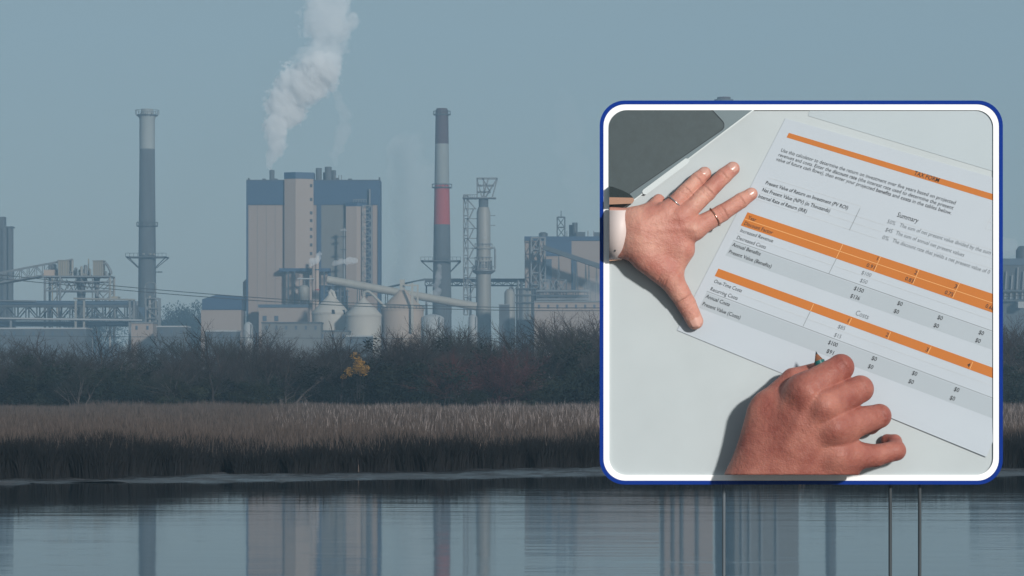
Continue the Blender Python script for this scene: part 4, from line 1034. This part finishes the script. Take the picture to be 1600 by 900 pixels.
def full_plate(pts, h0, h1, name, mat):
    n = len(pts)
    return MB().add([Q_(*p, h1) for p in pts] + [Q_(*p, h0) for p in pts], [tuple(range(n))[::-1], tuple(range(n, 2 * n))] + [(i, (i + 1) % n, n + (i + 1) % n, n + i) for i in range(n)]).build(name, mat, board)
full_plate(rrect(941, 161, 1563, 753, 36), -12, -.2, 'back_panel', M_steel_dk)
full_plate(rrect(944, 164, 1560, 750, 33), -.18, 0, 'desk_surface', M_desk)
ring(MB(), outl[0], outl[1], -14, 4.2).build('blue_frame', M_bluef, board)
ring(MB(), outl[1], outl[2], -.1, 3.6).build('white_frame', M_white, board)
M_postgrey = material('reflection_grey_post', (.10, .125, .145), .6)  # left post coloured like the chimney's reflection in the water, so it blends in
for px in (1131, 1391, 1437):
    x = (px - 800) * (DB + .2) / F
    MB().tube((x, DB + .2, -1.1), (x, DB + .2, 6.9), .027, n=14).build('post', M_steel_dk if px > 1200 else M_postgrey, board)
    for z in (2.2, 4.4, 6.4): MB().box(x - .06, x + .06, DB + .115, DB + .24, z, z + .12).build('bracket', M_steel_dk, board)
xl, xr = Q_(960, 0)[0], Q_(1545, 0)[0]
for z in (1.9, 3.4, 4.9, 6.4): MB().box(xl, xr, DB + .121, DB + .165, z, z + .09).build('wale', M_steel_dk, board)

# --- laptop corner, upper left
lap = thing('laptop', 'dark grey laptop corner with trackpad in the upper left of the board', 'laptop', Q_(960, 300))
plate(MB(), [(940, 160), (1184, 160), (1176, 171.5), (986, 315), (940, 349)], .05, 6, outl[2]).build('base', M_lap, lap)
plate(MB(), [(1184, 160), (1190, 160), (1178, 172.5), (988.5, 315.5), (940, 352), (940, 349), (986, 315), (1176, 171.5)], .05, 5, outl[2]).build('bright_edge', M_lap_edge, lap)
tp = [(940, 160), (1100, 160), (1129, 190.5), (1130.8, 194), (1130.6, 198), (1128, 202), (973, 308.5), (940, 331)]
plate(MB(), tp, 6.02, 6.5, outl[2]).build('trackpad', M_pad, lap)
plate(MB(), [(1099, 158.5), (1101, 158.5), (1130, 189.5), (1131.8, 193.5), (1131.6, 198.8), (1129, 203), (973.5, 310), (940, 333), (940, 331.5), (973, 308.8), (1128, 202.2), (1130.7, 198), (1130.9, 194), (1129.1, 190.4)], 6.02, 6.25, outl[2]).build('trackpad_gap', M_dark, lap)
plate(MB(), [(1003.5, 299.5), (1005, 303), (1009.5, 304), (1074, 256), (1077.5, 251), (1076, 248), (1071, 247.5), (1005, 296.5)], 6.02, 6.7, outl[2]).build('notch_highlight', M_lap_edge, lap)  # raised bright plate, the highlight of the finger notch put into its colour

# --- printed sheets
def solve_h(src, dst):
    A = []
    for (x, y), (u, w) in zip(src, dst):
        A.append([x, y, 1, 0, 0, 0, -u * x, -u * y, -u]); A.append([0, 0, 0, x, y, 1, -w * x, -w * y, -w])
    return np.linalg.svd(np.array(A, float))[2][-1].reshape(3, 3)
H_uv = solve_h([(0, 0), (1.414, 0), (1.414, 1), (0, 1)], [(1227, 185), (1713, 323), (1541, 714), (1058, 516)])
H_in = np.linalg.inv(H_uv)
def to_px(u, w): q = H_uv @ (u, w, 1); return q[0] / q[2], q[1] / q[2]
def to_uv(x, y): q = H_in @ (x, y, 1); return np.array((q[0] / q[2], q[1] / q[2]))
HP = 1.0
sheet2 = thing('paper_sheet', 'blank sheet of paper showing along the top right of the board', 'paper', Q_(1500, 200))
plate(MB(), [(1263, 181), (1268, 160), (1600, 160), (1600, 282)], .05, .8, outl[1]).build('sheet', M_paper2, sheet2)
form = thing('paper_sheet', 'large printed tax form sheet with orange table bands lying slanted', 'paper', Q_(1300, 450))
NU, NV = 44, 30
top_, bot_ = [], []
for j in range(NV + 1):
    w_ = j / NV; lo_, hi_ = 0.0, 1.414
    if to_px(hi_, w_)[0] > XR:
        for _ in range(40):
            mid_ = (lo_ + hi_) / 2
            if to_px(mid_, w_)[0] > XR: hi_ = mid_
            else: lo_ = mid_
    for i in range(NU + 1):
        u_ = hi_ * i / NU; q = to_px(u_, w_); t_ = min(1, max(0, (w_ - .86) / .14)); t_ = t_ * t_ * (3 - 2 * t_)
        lift = t_ * (.5 + 2.2 * (u_ / 1.414) ** 3 + .25 * math.sin(u_ * 7))      # the loose lower edge curls off the desk
        top_.append(Q_(*q, HP + lift)); bot_.append(Q_(*q, HP - .6 + lift * .97))
NS = (NU + 1) * (NV + 1); gq = [(j * (NU + 1) + i, (j + 1) * (NU + 1) + i, (j + 1) * (NU + 1) + i + 1, j * (NU + 1) + i + 1) for j in range(NV) for i in range(NU)]
rim = [i for i in range(NU + 1)] + [(j + 1) * (NU + 1) + NU for j in range(NV)] + [NV * (NU + 1) + NU - 1 - i for i in range(NU)] + [(NV - 1 - j) * (NU + 1) for j in range(NV - 1)]
MB().add(top_, gq, True).add(bot_, [tuple(reversed(f_)) for f_ in gq], True).add([top_[k] for k in rim] + [bot_[k] for k in rim], [(k, (k + 1) % len(rim), len(rim) + (k + 1) % len(rim), len(rim) + k) for k in range(len(rim))]).build('sheet', M_paper, form)
def band(pts, mat, name, h): return plate(MB(), pts, HP + .02, HP + h).build(name, mat, form)
def line(a, b_, mat, w=.9, h=.34, name='rule_line'):
    d = np.array(b_, float) - a; nrm_ = np.array((-d[1], d[0])) / np.hypot(*d) * w / 2
    a, b_ = np.array(a, float), np.array(b_, float)
    return plate(MB(), [tuple(a - nrm_), tuple(b_ - nrm_), tuple(b_ + nrm_), tuple(a + nrm_)], HP + .02, HP + h).build(name, mat, form)
band([(1232.7, 207.5), (1565, 307.2), (1561, 316), (1229, 214.7)], M_orange, 'orange_band', .2)
band([(1168.1, 331.5), (1564, 463.4), (1556, 490.4), (1157.4, 352.3)], M_orange, 'orange_band', .2)
band([(1122.5, 419.6), (1564, 579), (1560, 594), (1116.7, 431.2)], M_orange, 'orange_band', .2)
band([(1145, 377.4), (1565, 524), (1557, 549), (1133.5, 399)], M_band, 'grey_band', .12)
band([(1104, 456.9), (1565, 629), (1557, 656), (1092, 481)], M_band, 'grey_band', .12)
line((1162.7, 341.8), (1560, 476.5), M_orange_lt, .8)
for a, b_ in (((1317, 381.6), (1306.7, 403.3)), ((1376, 401), (1366, 423.8)), ((1436.2, 421.1), (1426, 444.4)), ((1499.6, 442.2), (1488.4, 465.6)), ((1271.2, 475), (1266.3, 486)), ((1330.7, 497.1), (1325.6, 508.2)), ((1391.6, 518.9), (1387, 530)), ((1455.1, 541.4), (1449, 553.5)), ((1520, 565.4), (1515, 577.5))): line(a, b_, M_orange_lt, .8)
line((1145.9, 375.6), (1560, 520.5), M_rule, 1.0); line((1104.6, 455), (1560, 625.2), M_rule, 1.0)
line((1306.8, 404.3), (1295.2, 427.4), M_rule); line((1266.3, 486.5), (1254.8, 509.8), M_rule); line((1343.9, 325.3), (1327.3, 359.5), M_rule)
for a, b_ in (((1158, 352.5), (1152, 364)), ((1200, 277), (1345, 322)), ((1192, 291), (1384, 352)), ((1188, 301), (1378, 362)), ((1182, 311), (1372, 373)), ((1152, 364), (1300, 414)), ((1306, 416), (1560, 503)), ((1112, 443), (1260, 497)), ((1262, 498), (1560, 606)), ((1400, 345), (1552, 391)), ((1394, 357), (1552, 404)), ((1388, 369), (1552, 420)), ((1540, 357), (1560, 362)), ((1553, 331), (1540, 357)), ((1540, 345), (1560, 351))): line(a, b_, M_rule_lt, .6)

def text_mesh(body, bold):
    c = bpy.data.curves.new('printed_text', 'FONT'); c.body = body; c.resolution_u = 2
    c.offset = .009 if bold else .0
    o = bpy.data.objects.new('printed_text', c); me = bpy.data.meshes.new_from_object(o)
    bpy.data.objects.remove(o); bpy.data.curves.remove(c); return me
def advance(body, bold): 
    a, b_ = text_mesh(body + '|', bold), text_mesh('|', bold)
    w = max(v_.co.x for v_ in a.vertices) - max(v_.co.x for v_ in b_.vertices); return w
def print_text(segs, start, end, size, mat=None, bold=False):
    """one printed line: straight baseline from start to end (photograph pixels) on the sheet"""
    if isinstance(segs, str): segs = [(segs, bold)]
    bm = bmesh.new(); off = 0.0
    for body, bd in segs:
        me = text_mesh(body, bd); k = len(bm.verts); bm.from_mesh(me)
        bm.verts.ensure_lookup_table()
        for v_ in bm.verts[k:]: v_.co.x += off
        if len(segs) > 1: off += advance(body, bd)
    x1 = max(v_.co.x for v_ in bm.verts)
    a, b_ = to_uv(*start), to_uv(*end); d = (b_ - a) / x1
    # glyph height: size is the em in photograph pixels along the sheet's side edge
    for v_ in bm.verts:
        uv = a + d * v_.co.x + np.array((0, -size / 372.0)) * v_.co.y
        p = to_px(*uv); v_.co.x, v_.co.y, v_.co.z = p[0], p[1], 0
    bmesh.ops.bisect_plane(bm, geom=bm.verts[:] + bm.edges[:] + bm.faces[:], plane_co=(XR - 2, 0, 0), plane_no=(1, 0, 0), clear_outer=True)
    for v_ in bm.verts: v_.co = Q_(v_.co.x, v_.co.y, HP + .45)
    for f_ in bm.faces:
        if f_.normal.y > 0: f_.normal_flip()
    me = bpy.data.meshes.new('printed_text'); bm.to_mesh(me); bm.free(); me.materials.append(mat or M_ink)
    o = bpy.data.objects.new('printed_text', me); COL.objects.link(o); o.parent = form; o.location = -form.location; o['kind'] = 'stuff'
    return o
T = print_text
S = 8.4
T('Use this calculator to determine the return on investment over five years based on projected', (1219.3, 236.5), (1492, 319.5), S)
T([('revenues and costs. Enter the ', 0), ('discount rate', 1), (' (the interest rate used to determine the present', 0)], (1215.3, 243.5), (1488.7, 327.5), S)
T([('value of future cash flows), then enter your projected ', 0), ('benefits', 1), (' and ', 0), ('costs', 1), (' in the tables below.', 0)], (1212.1, 250.5), (1486, 335.5), S)
T('TAX FORM', (1427.3, 273), (1466, 285), 10, bold=True)
T('Present Value of Return on Investment (PV ROI)', (1195.3, 287.5), (1323.9, 327.5), S, bold=True)
T('Net Present Value (NPV) (in Thousands)', (1190, 298.5), (1295.9, 332), S, bold=True)
T('Internal Rate of Return (IRR)', (1184, 308.5), (1259.7, 333), S, bold=True)
T('Summary', (1400.7, 338.3), (1433.5, 348.4), 11)
T('50%', (1385.2, 348.3), (1398, 352.2), 9, M_ink_g); T('$45', (1382.5, 361), (1393.2, 364.4), 9, M_ink_g); T('0%', (1377.5, 373), (1387.5, 376.2), 9, M_ink_g)
T('The sum of net present value divided by the sum of', (1404.7, 354), (1556, 400.5), S, M_ink_g)
T('The sum of annual net present values', (1398.8, 366), (1505.6, 401.2), S, M_ink_g)
T('The discount rate that yields a net present value of 0', (1393.5, 378), (1545.6, 428.2), S, M_ink_g)
B_ = dict(bold=True)
T('Year', (1168.1, 342), (1180.4, 346.2), S, **B_); T('Discount Factor', (1161.8, 351), (1206.5, 366.2), S, **B_)
T('Increased Revenue', (1155.7, 362), (1207, 379), S); T('Decreased Costs', (1150.2, 373), (1195.6, 389), S)
T('Annual Benefits', (1143.6, 384), (1187.5, 399.5), S, **B_); T('Present Value (Benefits)', (1137.8, 395.2), (1204.2, 419), S, **B_)
for s_, a, b_ in (('1', (1367.8, 406), (1370.6, 407)), ('0.91', (1352.9, 416.4), (1365.5, 420.6)), ('2', (1427.6, 428), (1431.8, 429.5)), ('0.83', (1413.3, 437.5), (1426, 442)), ('3', (1489.8, 449.4), (1494, 450.9)), ('0.75', (1475.1, 459), (1488, 463.6)), ('0.68', (1538.9, 480.3), (1552, 485)), ('$150', (1333.3, 452.5), (1348.2, 457.8)), ('$136', (1327.8, 464.3), (1342.2, 469.4)),
                  ('1', (1322.4, 502.8), (1325, 503.7)), ('2', (1383, 525), (1387, 526.5)), ('3', (1445.2, 548.4), (1449.2, 549.9)), ('4', (1510.2, 572.4), (1514.4, 573.9)), ('$100', (1293.1, 537), (1307.5, 542.3)), ('$91', (1290.4, 550.5), (1301.3, 554.5))): T(s_, a, b_, S, **B_)
for s_, a, b_ in (('$100', (1345.1, 428), (1360, 433.1)), ('$50', (1342.9, 440.2), (1354, 444)), ('$85', (1308.2, 512.2), (1319.2, 516.4)), ('$15', (1302.4, 525.2), (1313.1, 529.2))): T(s_, a, b_, S, M_ink_g)
T('Costs', (1335.5, 491.6), (1356, 498.9), 11, M_ink_g)
for x, y in ((1401.1, 475.6), (1395.5, 487.8), (1463.8, 497.8), (1457.8, 510.2), (1528.2, 521.4), (1523, 533.6), (1360.9, 561.6), (1355.2, 574.2), (1423.9, 584.8), (1418.5, 597.6), (1489.6, 610.2), (1483, 623.6)): T('$0', (x, y), (x + 7.8, y + 2.9), S, **B_)
T('One-Time Costs', (1114.7, 441.4), (1158, 457), S); T('Recurring Costs', (1108.9, 453.4), (1151.6, 468.8), S)
T('Annual Costs', (1102.2, 465), (1139.2, 478.8), S, **B_); T('Present Value (Costs)', (1096.5, 476.7), (1155.7, 499), S, **B_)

# ------------------------------------------------------------------ hands
def skin_mat(name, c1, c2):
    m = bpy.data.materials.new(name); m.use_nodes = True
    n, l = m.node_tree.nodes, m.node_tree.links; b = n['Principled BSDF']
    geo = n.new('ShaderNodeNewGeometry')
    nz = n.new('ShaderNodeTexNoise'); nz.inputs['Scale'].default_value = 2.6; nz.inputs['Detail'].default_value = 6; l.new(geo.outputs['Position'], nz.inputs['Vector'])
    rp = n.new('ShaderNodeValToRGB'); rp.color_ramp.elements[0].position = .32; rp.color_ramp.elements[1].position = .68
    rp.color_ramp.elements[0].color = (*c1, 1); rp.color_ramp.elements[1].color = (*c2, 1); l.new(nz.outputs['Fac'], rp.inputs[0])
    l.new(rp.outputs[0], b.inputs['Base Color']); b.inputs['Roughness'].default_value = .5; b.inputs['Specular IOR Level'].default_value = .3
    b.inputs['Subsurface Weight'].default_value = .15; b.inputs['Subsurface Radius'].default_value = (.06, .02, .01); b.inputs['Subsurface Scale'].default_value = .5
    vo = n.new('ShaderNodeTexVoronoi'); vo.inputs['Scale'].default_value = 42; l.new(geo.outputs['Position'], vo.inputs['Vector'])
    n2 = n.new('ShaderNodeTexNoise'); n2.inputs['Scale'].default_value = 16; n2.inputs['Detail'].default_value = 6; l.new(geo.outputs['Position'], n2.inputs['Vector'])
    ad = n.new('ShaderNodeMath'); ad.operation = 'MULTIPLY_ADD'; ad.inputs[1].default_value = .25; l.new(vo.outputs['Distance'], ad.inputs[0]); l.new(n2.outputs['Fac'], ad.inputs[2])
    bp = n.new('ShaderNodeBump'); bp.inputs['Strength'].default_value = .75; bp.inputs['Distance'].default_value = .018; l.new(ad.outputs[0], bp.inputs['Height']); l.new(bp.outputs[0], b.inputs['Normal'])
    return m
M_skin = skin_mat('skin', (.44, .165, .125), (.60, .31, .235)); M_skin2 = skin_mat('shaded_skin', (.27, .078, .058), (.43, .17, .125))  # second tone is darker, the right hand's shade put into its colour
M_nail = material('fingernail', (.60, .33, .265), .25, var=.08, scale=2, spec=.5)

def cone_d(G, a, b_, flat=1.0):
    """distance to a round cone a=(x,y,h,r) -> b; flat squeezes it in height"""
    a, b_ = [float(q) for q in a], [float(q) for q in b_]
    px, py, ph = G[0] - a[0], G[1] - a[1], (G[2] - a[2]) / flat
    bx, by, bh = b_[0] - a[0], b_[1] - a[1], (b_[2] - a[2]) / flat
    t = np.clip((px * bx + py * by + ph * bh) / max(bx * bx + by * by + bh * bh, 1e-9), 0, 1)
    return np.sqrt((px - t * bx) ** 2 + (py - t * by) ** 2 + (ph - t * bh) ** 2) - (a[3] + t * (b_[3] - a[3]))

def build_hand(name, label, lo, hi, step, palm, fingers, webs, clip, creases, bumps, skin, kpalm=16, kfing=9):
    n = [int((hi[i] - lo[i]) / step) + 1 for i in range(3)]
    ax_ = [(lo[i] + np.arange(n[i]) * step).astype(np.float32) for i in range(3)]
    G = (ax_[0][:, None, None], ax_[1][None, :, None], ax_[2][None, None, :])
    def local(c, rad):                         # index box round a point
        sl = tuple(slice(max(0, int((c[i] - rad - lo[i]) / step)), min(n[i], int((c[i] + rad - lo[i]) / step) + 2)) for i in range(3))
        return sl, (ax_[0][sl[0]][:, None, None], ax_[1][sl[1]][None, :, None], ax_[2][sl[2]][None, None, :])
    V = None
    for a, b_, fl in palm:
        d = cone_d(G, a, b_, fl); V = d if V is None else smin(V, d, kpalm)
    Fv = None
    for ch in fingers:
        f = None
        for i in range(len(ch) - 1):
            d = cone_d(G, ch[i], ch[i + 1]); f = d if f is None else smin(f, d, 3.0)
        Fv = f if Fv is None else smin(Fv, f, 1.6)
    V = smin(V, Fv, kfing)
    for a, b_ in webs: V = smin(V, cone_d(G, a, b_), 12)
    for (c, d, wid, dep, rad) in creases:      # skin folds across a joint
        d = np.array(d, float); d /= np.linalg.norm(d); sl, g = local(c, rad * 1.4)
        q = [g[i] - float(c[i]) for i in range(3)]
        s = q[0] * d[0] + q[1] * d[1] + q[2] * d[2]; far = np.sqrt(q[0] ** 2 + q[1] ** 2 + q[2] ** 2)
        V[sl] += dep * np.exp(-(s / wid) ** 2) * np.clip(1.3 - far / rad, 0, 1)
    for (a, b_, w, hgt) in bumps:              # tendons (+) and hollows (-)
        d = cone_d(G, (*a, 0), (*b_, 0)); V = V - hgt * np.exp(-(d / w) ** 2)
    V = np.maximum(V, .6 - G[2])
    ax, lim, sg = clip; V = np.maximum(V, (lim - G[ax]) * sg)
    V[[0, -1]] = 9; V[:, [0, -1]] = 9; V[:, :, [0, -1]] = 9
    P, Qd = surface_nets(V, lo, step)
    for it in range(1):                         # light relaxation
        acc = np.zeros_like(P); cnt = np.zeros(len(P))
        for i in range(4):
            for j in (1, 3): np.add.at(acc, Qd[:, i], P[Qd[:, (i + j) % 4]]); np.add.at(cnt, Qd[:, i], 1)
        P = P * .5 + .5 * acc / cnt[:, None]
    W = np.empty_like(P); yy = DB - P[:, 2] * PX
    W[:, 0] = (P[:, 0] - 800) * yy / F; W[:, 1] = yy; W[:, 2] = CAMH + (HOR - P[:, 1]) * yy / F
    org = np.array(Q_(*[(lo[i] + hi[i]) / 2 for i in (0, 1)], 0))
    o = bpy.data.objects.new(name, quads_mesh(name, W - org, Qd, skin)); o.location = org; COL.objects.link(o)
    return tag(o, label, 'hand')

def fingernail(hand, c, d, up, ln, wd):
    """curved nail plate: c centre on the finger's surface, d along the finger, up away from the finger"""
    d = Vector(d).normalized(); up = Vector(up); up = (up - d * up.dot(d)).normalized(); s = d.cross(up)
    vs, fs = [], []; N_, K = 9, 8
    for i in range(N_):
        t = i / (N_ - 1) * 2 - 1; w = wd * (1 - max(0, abs(t) - .45) ** 2 * 2.2)
        for j in range(K):
            q = j / (K - 1) * 2 - 1
            p = Vector(c) + d * (t * ln) + s * (q * w) + up * (1.75 - .42 * wd * q * q * .9 - .25 * t * t)
            vs.append(Q_(*p))
    for i in range(N_ - 1):
        for j in range(K - 1): a = i * K + j; fs.append((a, a + 1, a + K + 1, a + K)); 
    mb = MB().add(vs, fs, True)
    return mb.build('fingernail', M_nail, hand)

def worn_ring(name, label, c, d, r, th, mat):
    d = Vector(d).normalized(); a = d.orthogonal().normalized(); b_ = d.cross(a)
    pts = [Vector(c) + (a * math.cos(t) + b_ * math.sin(t)) * r for t in (2 * math.pi * i / 40 for i in range(41))]
    mb = MB(); W = [Q_(*p) for p in pts]; mb.path(W, th * PX, 8)
    o = mb.build(name, mat); ctr = Vector(Q_(*c)); o.data.transform(Matrix.Translation(-ctr)); o.location = ctr
    return tag(o, label, 'ring')

# left hand, spread flat on the desk
IDX = [(1086, 357, 30, 16.5), (1128, 333, 23, 13.2), (1158, 313.5, 15, 11.8), (1174, 303, 11, 10)]
MID = [(1066, 337, 33, 16), (1105, 301, 27, 13.2), (1131, 275, 17, 12.2), (1145, 263.5, 12, 11)]
RNG = [(1044, 329, 30, 14.5), (1071, 300, 27, 12.4), (1090, 281, 18, 11.6), (1101, 271, 12.5, 10.6)]
LIT = [(1012, 336, 22, 13), (1022, 322, 17, 10.5), (1029, 313, 11, 10)]
THB = [(1012, 402, 27, 25), (1050, 438, 24, 18.5), (1072, 474, 18, 15.2), (1086, 502, 14, 13)]
PALM = [((925, 347, 10, 25), (985, 352, 26, 27), .6), ((925, 376, 10, 25), (990, 380, 26, 25), .6), ((1004, 352, 28, 25), (1062, 340, 34, 17), .85), ((1004, 352, 29, 24), (1040, 332, 31, 15), .85), ((1004, 365, 29, 26), (1084, 358, 31, 17), .85),
        ((1006, 378, 29, 26), (1060, 385, 28, 20), .85), ((1000, 350, 26, 19), (1012, 336, 24, 13), .9), ((1002, 384, 28, 25), (1040, 420, 27, 21), .85)]
def mids(ch, i, up): p = ch[i]; return (p[0], p[1], p[2] + p[3] * up)
def ddir(ch, i): return tuple(ch[i + 1][k] - ch[i - 1][k] for k in range(3))
cre = []
for ch in (IDX, MID, RNG):
    d1 = np.array(ddir(ch, 1)); d1 = d1 / np.linalg.norm(d1)
    for s in (-4.5, -1.2, 2.0, 5.0): cre.append((tuple(np.array(mids(ch, 1, .9)) + d1 * s), d1, 1.6, 2.3, 14))
    d2 = np.array(ddir(ch, 2)); d2 = d2 / np.linalg.norm(d2)
    for s in (-1.5, 1.5): cre.append((tuple(np.array(mids(ch, 2, .9)) + d2 * s), d2, 1.5, 2.0, 11))
d1 = np.array(ddir(THB, 2)); d1 = d1 / np.linalg.norm(d1)
for s in (-7, -3.5, 0, 3.5, 7): cre.append((tuple(np.array(mids(THB, 2, .9)) + d1 * s), d1, 1.7, 2.4, 18))
d0 = np.array((50., 40, 0)); d0 /= np.linalg.norm(d0)
for s in (-8, -3, 2, 7): cre.append(((1036 + s * .7, 436 + s * .4, 36), (.8, .35, 0), 1.6, 1.8, 15))
bum = [((1000, 352, 60), (1060, 338, 50), 5, 1.3), ((1000, 360, 60), (1082, 357, 48), 5, 1.2), ((1000, 347, 58), (1040, 331, 46), 4, 1.0)]
lh = build_hand('hand', 'left hand spread flat on the desk, with watch and two rings', (944, 240, -2), (1200, 530, 76), 1.2, PALM, [IDX, MID, RNG, LIT, THB], [((1046, 428, 23, 16), (1070, 392, 26, 15))], (0, 952.0, 1), cre, bum, M_skin)
for ch, ln, wd, k in ((IDX, 6.2, 6.6, .3), (MID, 7.0, 7.8, .15), (RNG, 6.6, 7.4, .15)):
    a, b_ = Vector(ch[-2][:3]), Vector(ch[-1][:3]); d = (b_ - a).normalized(); up = Vector((-.15, -.1, 1)); up = (up - d * up.dot(d)).normalized()
    fingernail(lh, b_ + up * (ch[-1][3] - 1.1) - d * 1.0, d, up, ln, wd)
a, b_ = Vector(THB[-2][:3]), Vector(THB[-1][:3]); d = (b_ - a).normalized(); up = Vector((.25, .1, 1)); up = (up - d * up.dot(d)).normalized()
fingernail(lh, b_ + up * (THB[-1][3] - 1.2) - d * .5, d, up, 9, 9.2)
M_gold = material('rose_gold', (.62, .36, .26), .25, metal=.9, var=.05)
M_silver = material('silver', (.5, .48, .47), .25, metal=.9, var=.05)
pa, pb = Vector(IDX[0][:3]), Vector(IDX[1][:3]); worn_ring('finger_ring', 'thin rose gold ring on the index finger of the spread hand', pa.lerp(pb, .74), pb - pa, 15.2, 1.15, M_gold)
pa, pb = Vector(RNG[0][:3]), Vector(RNG[1][:3]); worn_ring('finger_ring', 'thin silver ring on the ring finger of the spread hand', pa.lerp(pb, .42), pb - pa, 14.6, 1.15, M_silver)

# wrist watch
M_strap = material('pale_pink_strap', (.66, .56, .53), .5, var=.04)
wt = thing('wrist_watch', 'rose gold watch with pale strap on the wrist of the spread hand', 'watch', Q_(965, 360))
def wrap(x0f, x1f, r0, name, mat, a0, a1, nseg=26, thick=3.5):
    vs, fs = [], []
    for i in range(nseg + 1):
        t = a0 + (a1 - a0) * i / nseg
        for rr_, in ((r0,), (r0 + thick,)):
            cy_, ch_ = 361.5 + math.cos(t) * (rr_ + 2), 10 + math.sin(t) * rr_ * .84
            for xf in (x0f, x1f): vs.append(Q_(xf(cy_), cy_, max(.7, ch_)))
    for i in range(nseg):
        k = i * 4
        fs += [(k + 2, k + 3, k + 7, k + 6), (k + 1, k, k + 4, k + 5), (k, k + 2, k + 6, k + 4), (k + 3, k + 1, k + 5, k + 7)]
    return MB().add(vs, fs, True).build(name, mat, wt)
wrap(lambda y: 952.4, lambda y: 986 - ((y - 315) / 90) ** 2 * 14, 39.5, 'strap', M_strap, .05, math.pi - .75)
for x, y in ((966.5, 381.5), (961, 391.5), (971, 372)): plate(MB(), [(x + 1.3 * math.cos(t), y + 1.5 * math.sin(t)) for t in (2 * math.pi * i / 10 for i in range(10))], 28, 47.5 - (y - 361) * .3).build('strap_hole', M_dark, wt)
plate(MB(), [(940, 403), (972, 400), (975, 402), (972, 406), (940, 409)], 4, 16, outl[2]).build('buckle', M_gold, wt)
plate(MB(), [(940, 308), (989, 309), (991, 313), (988, 318), (940, 320)], 4, 24, outl[2]).build('case', M_gold, wt)
vs = [(940, 289), (958, 292), (974, 298), (985, 304), (989.5, 309), (986, 311), (940, 310)]
plate(MB(), vs, 3, 21, outl[2]).build('glass_face', material('watch_glass', (.012, .022, .026), .12, spec=.8), wt)

# right hand, fingers curled round a pencil
W1, W2 = (1185, 768, 34, 52), (1290, 778, 32, 50)
RI = [(1262, 612, 84, 31), (1314, 574, 66, 20.5), (1302, 590, 28, 17), (1286, 590, 12, 13)]
RM = [(1290, 634, 90, 30), (1344, 608, 62, 21), (1330, 624, 26, 16), (1308, 626, 12, 13)]
RR = [(1306, 668, 84, 29), (1374, 650, 52, 18.5), (1360, 664, 22, 14.5), (1338, 664, 10, 12)]
RL = [(1312, 712, 70, 27), (1368, 712, 46, 17.5), (1400, 704, 34, 15.5), (1398, 690, 20, 11), (1386, 688, 10, 10)]
RT = [(1192, 712, 38, 34), (1206, 634, 46, 27), (1240, 595, 38, 20), (1276, 580, 24, 14)]
RP = [(W1, (1255, 620, 74, 34), .8), (W1, (1285, 645, 76, 34), .8), (W2, (1305, 680, 70, 32), .8), (W2, (1305, 715, 60, 30), .8), ((1235, 775, 34, 56), (1265, 660, 74, 38), .8), ((1180, 772, 30, 46), (1200, 650, 50, 34), .8)]
cre = []
for ch in (RI, RM, RR):
    for s in (-5, -1.5, 2, 5.5): 
        d1 = Vector(ch[1][:3]) - Vector(ch[0][:3]); d1.normalize(); cre.append((tuple(Vector(mids(ch, 1, .8)) + d1 * s), tuple(d1), 1.9, 2.2, 18))
bum = [((1228, 700, 92), (1268, 615, 112), 8, 2.2), ((1240, 706, 94), (1292, 636, 116), 8, 2.4), ((1256, 716, 90), (1308, 670, 110), 8, 2.2), ((1275, 728, 80), (1313, 712, 95), 8, 1.8)]
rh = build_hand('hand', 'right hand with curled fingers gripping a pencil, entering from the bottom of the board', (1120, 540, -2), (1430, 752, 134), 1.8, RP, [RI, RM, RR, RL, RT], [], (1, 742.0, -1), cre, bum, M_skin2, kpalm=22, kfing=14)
pc = thing('pencil', 'short pencil tip with green band poking out above the curled hand', 'pencil', Q_(1280, 565))
MB().path([Q_(1275, 549, 54), Q_(1276, 554, 54.5)], [.3 * PX, 2.2 * PX], 10).build('lead', M_ink, pc)
MB().path([Q_(1276, 554, 54.5), Q_(1279.5, 564, 56.5)], [2.2 * PX, 7.2 * PX], 12).build('sharpened_wood', material('pencil_wood', (.24, .095, .045), .7, var=.2, scale=3), pc)
MB().path([Q_(1279.5, 564, 56.5), Q_(1285, 579, 59.5), Q_(1293, 604, 64)], [8.6 * PX, 8.6 * PX, 8.6 * PX], 6).build('shaft', material('pencil_green', (.015, .12, .115), .35, var=.1), pc)
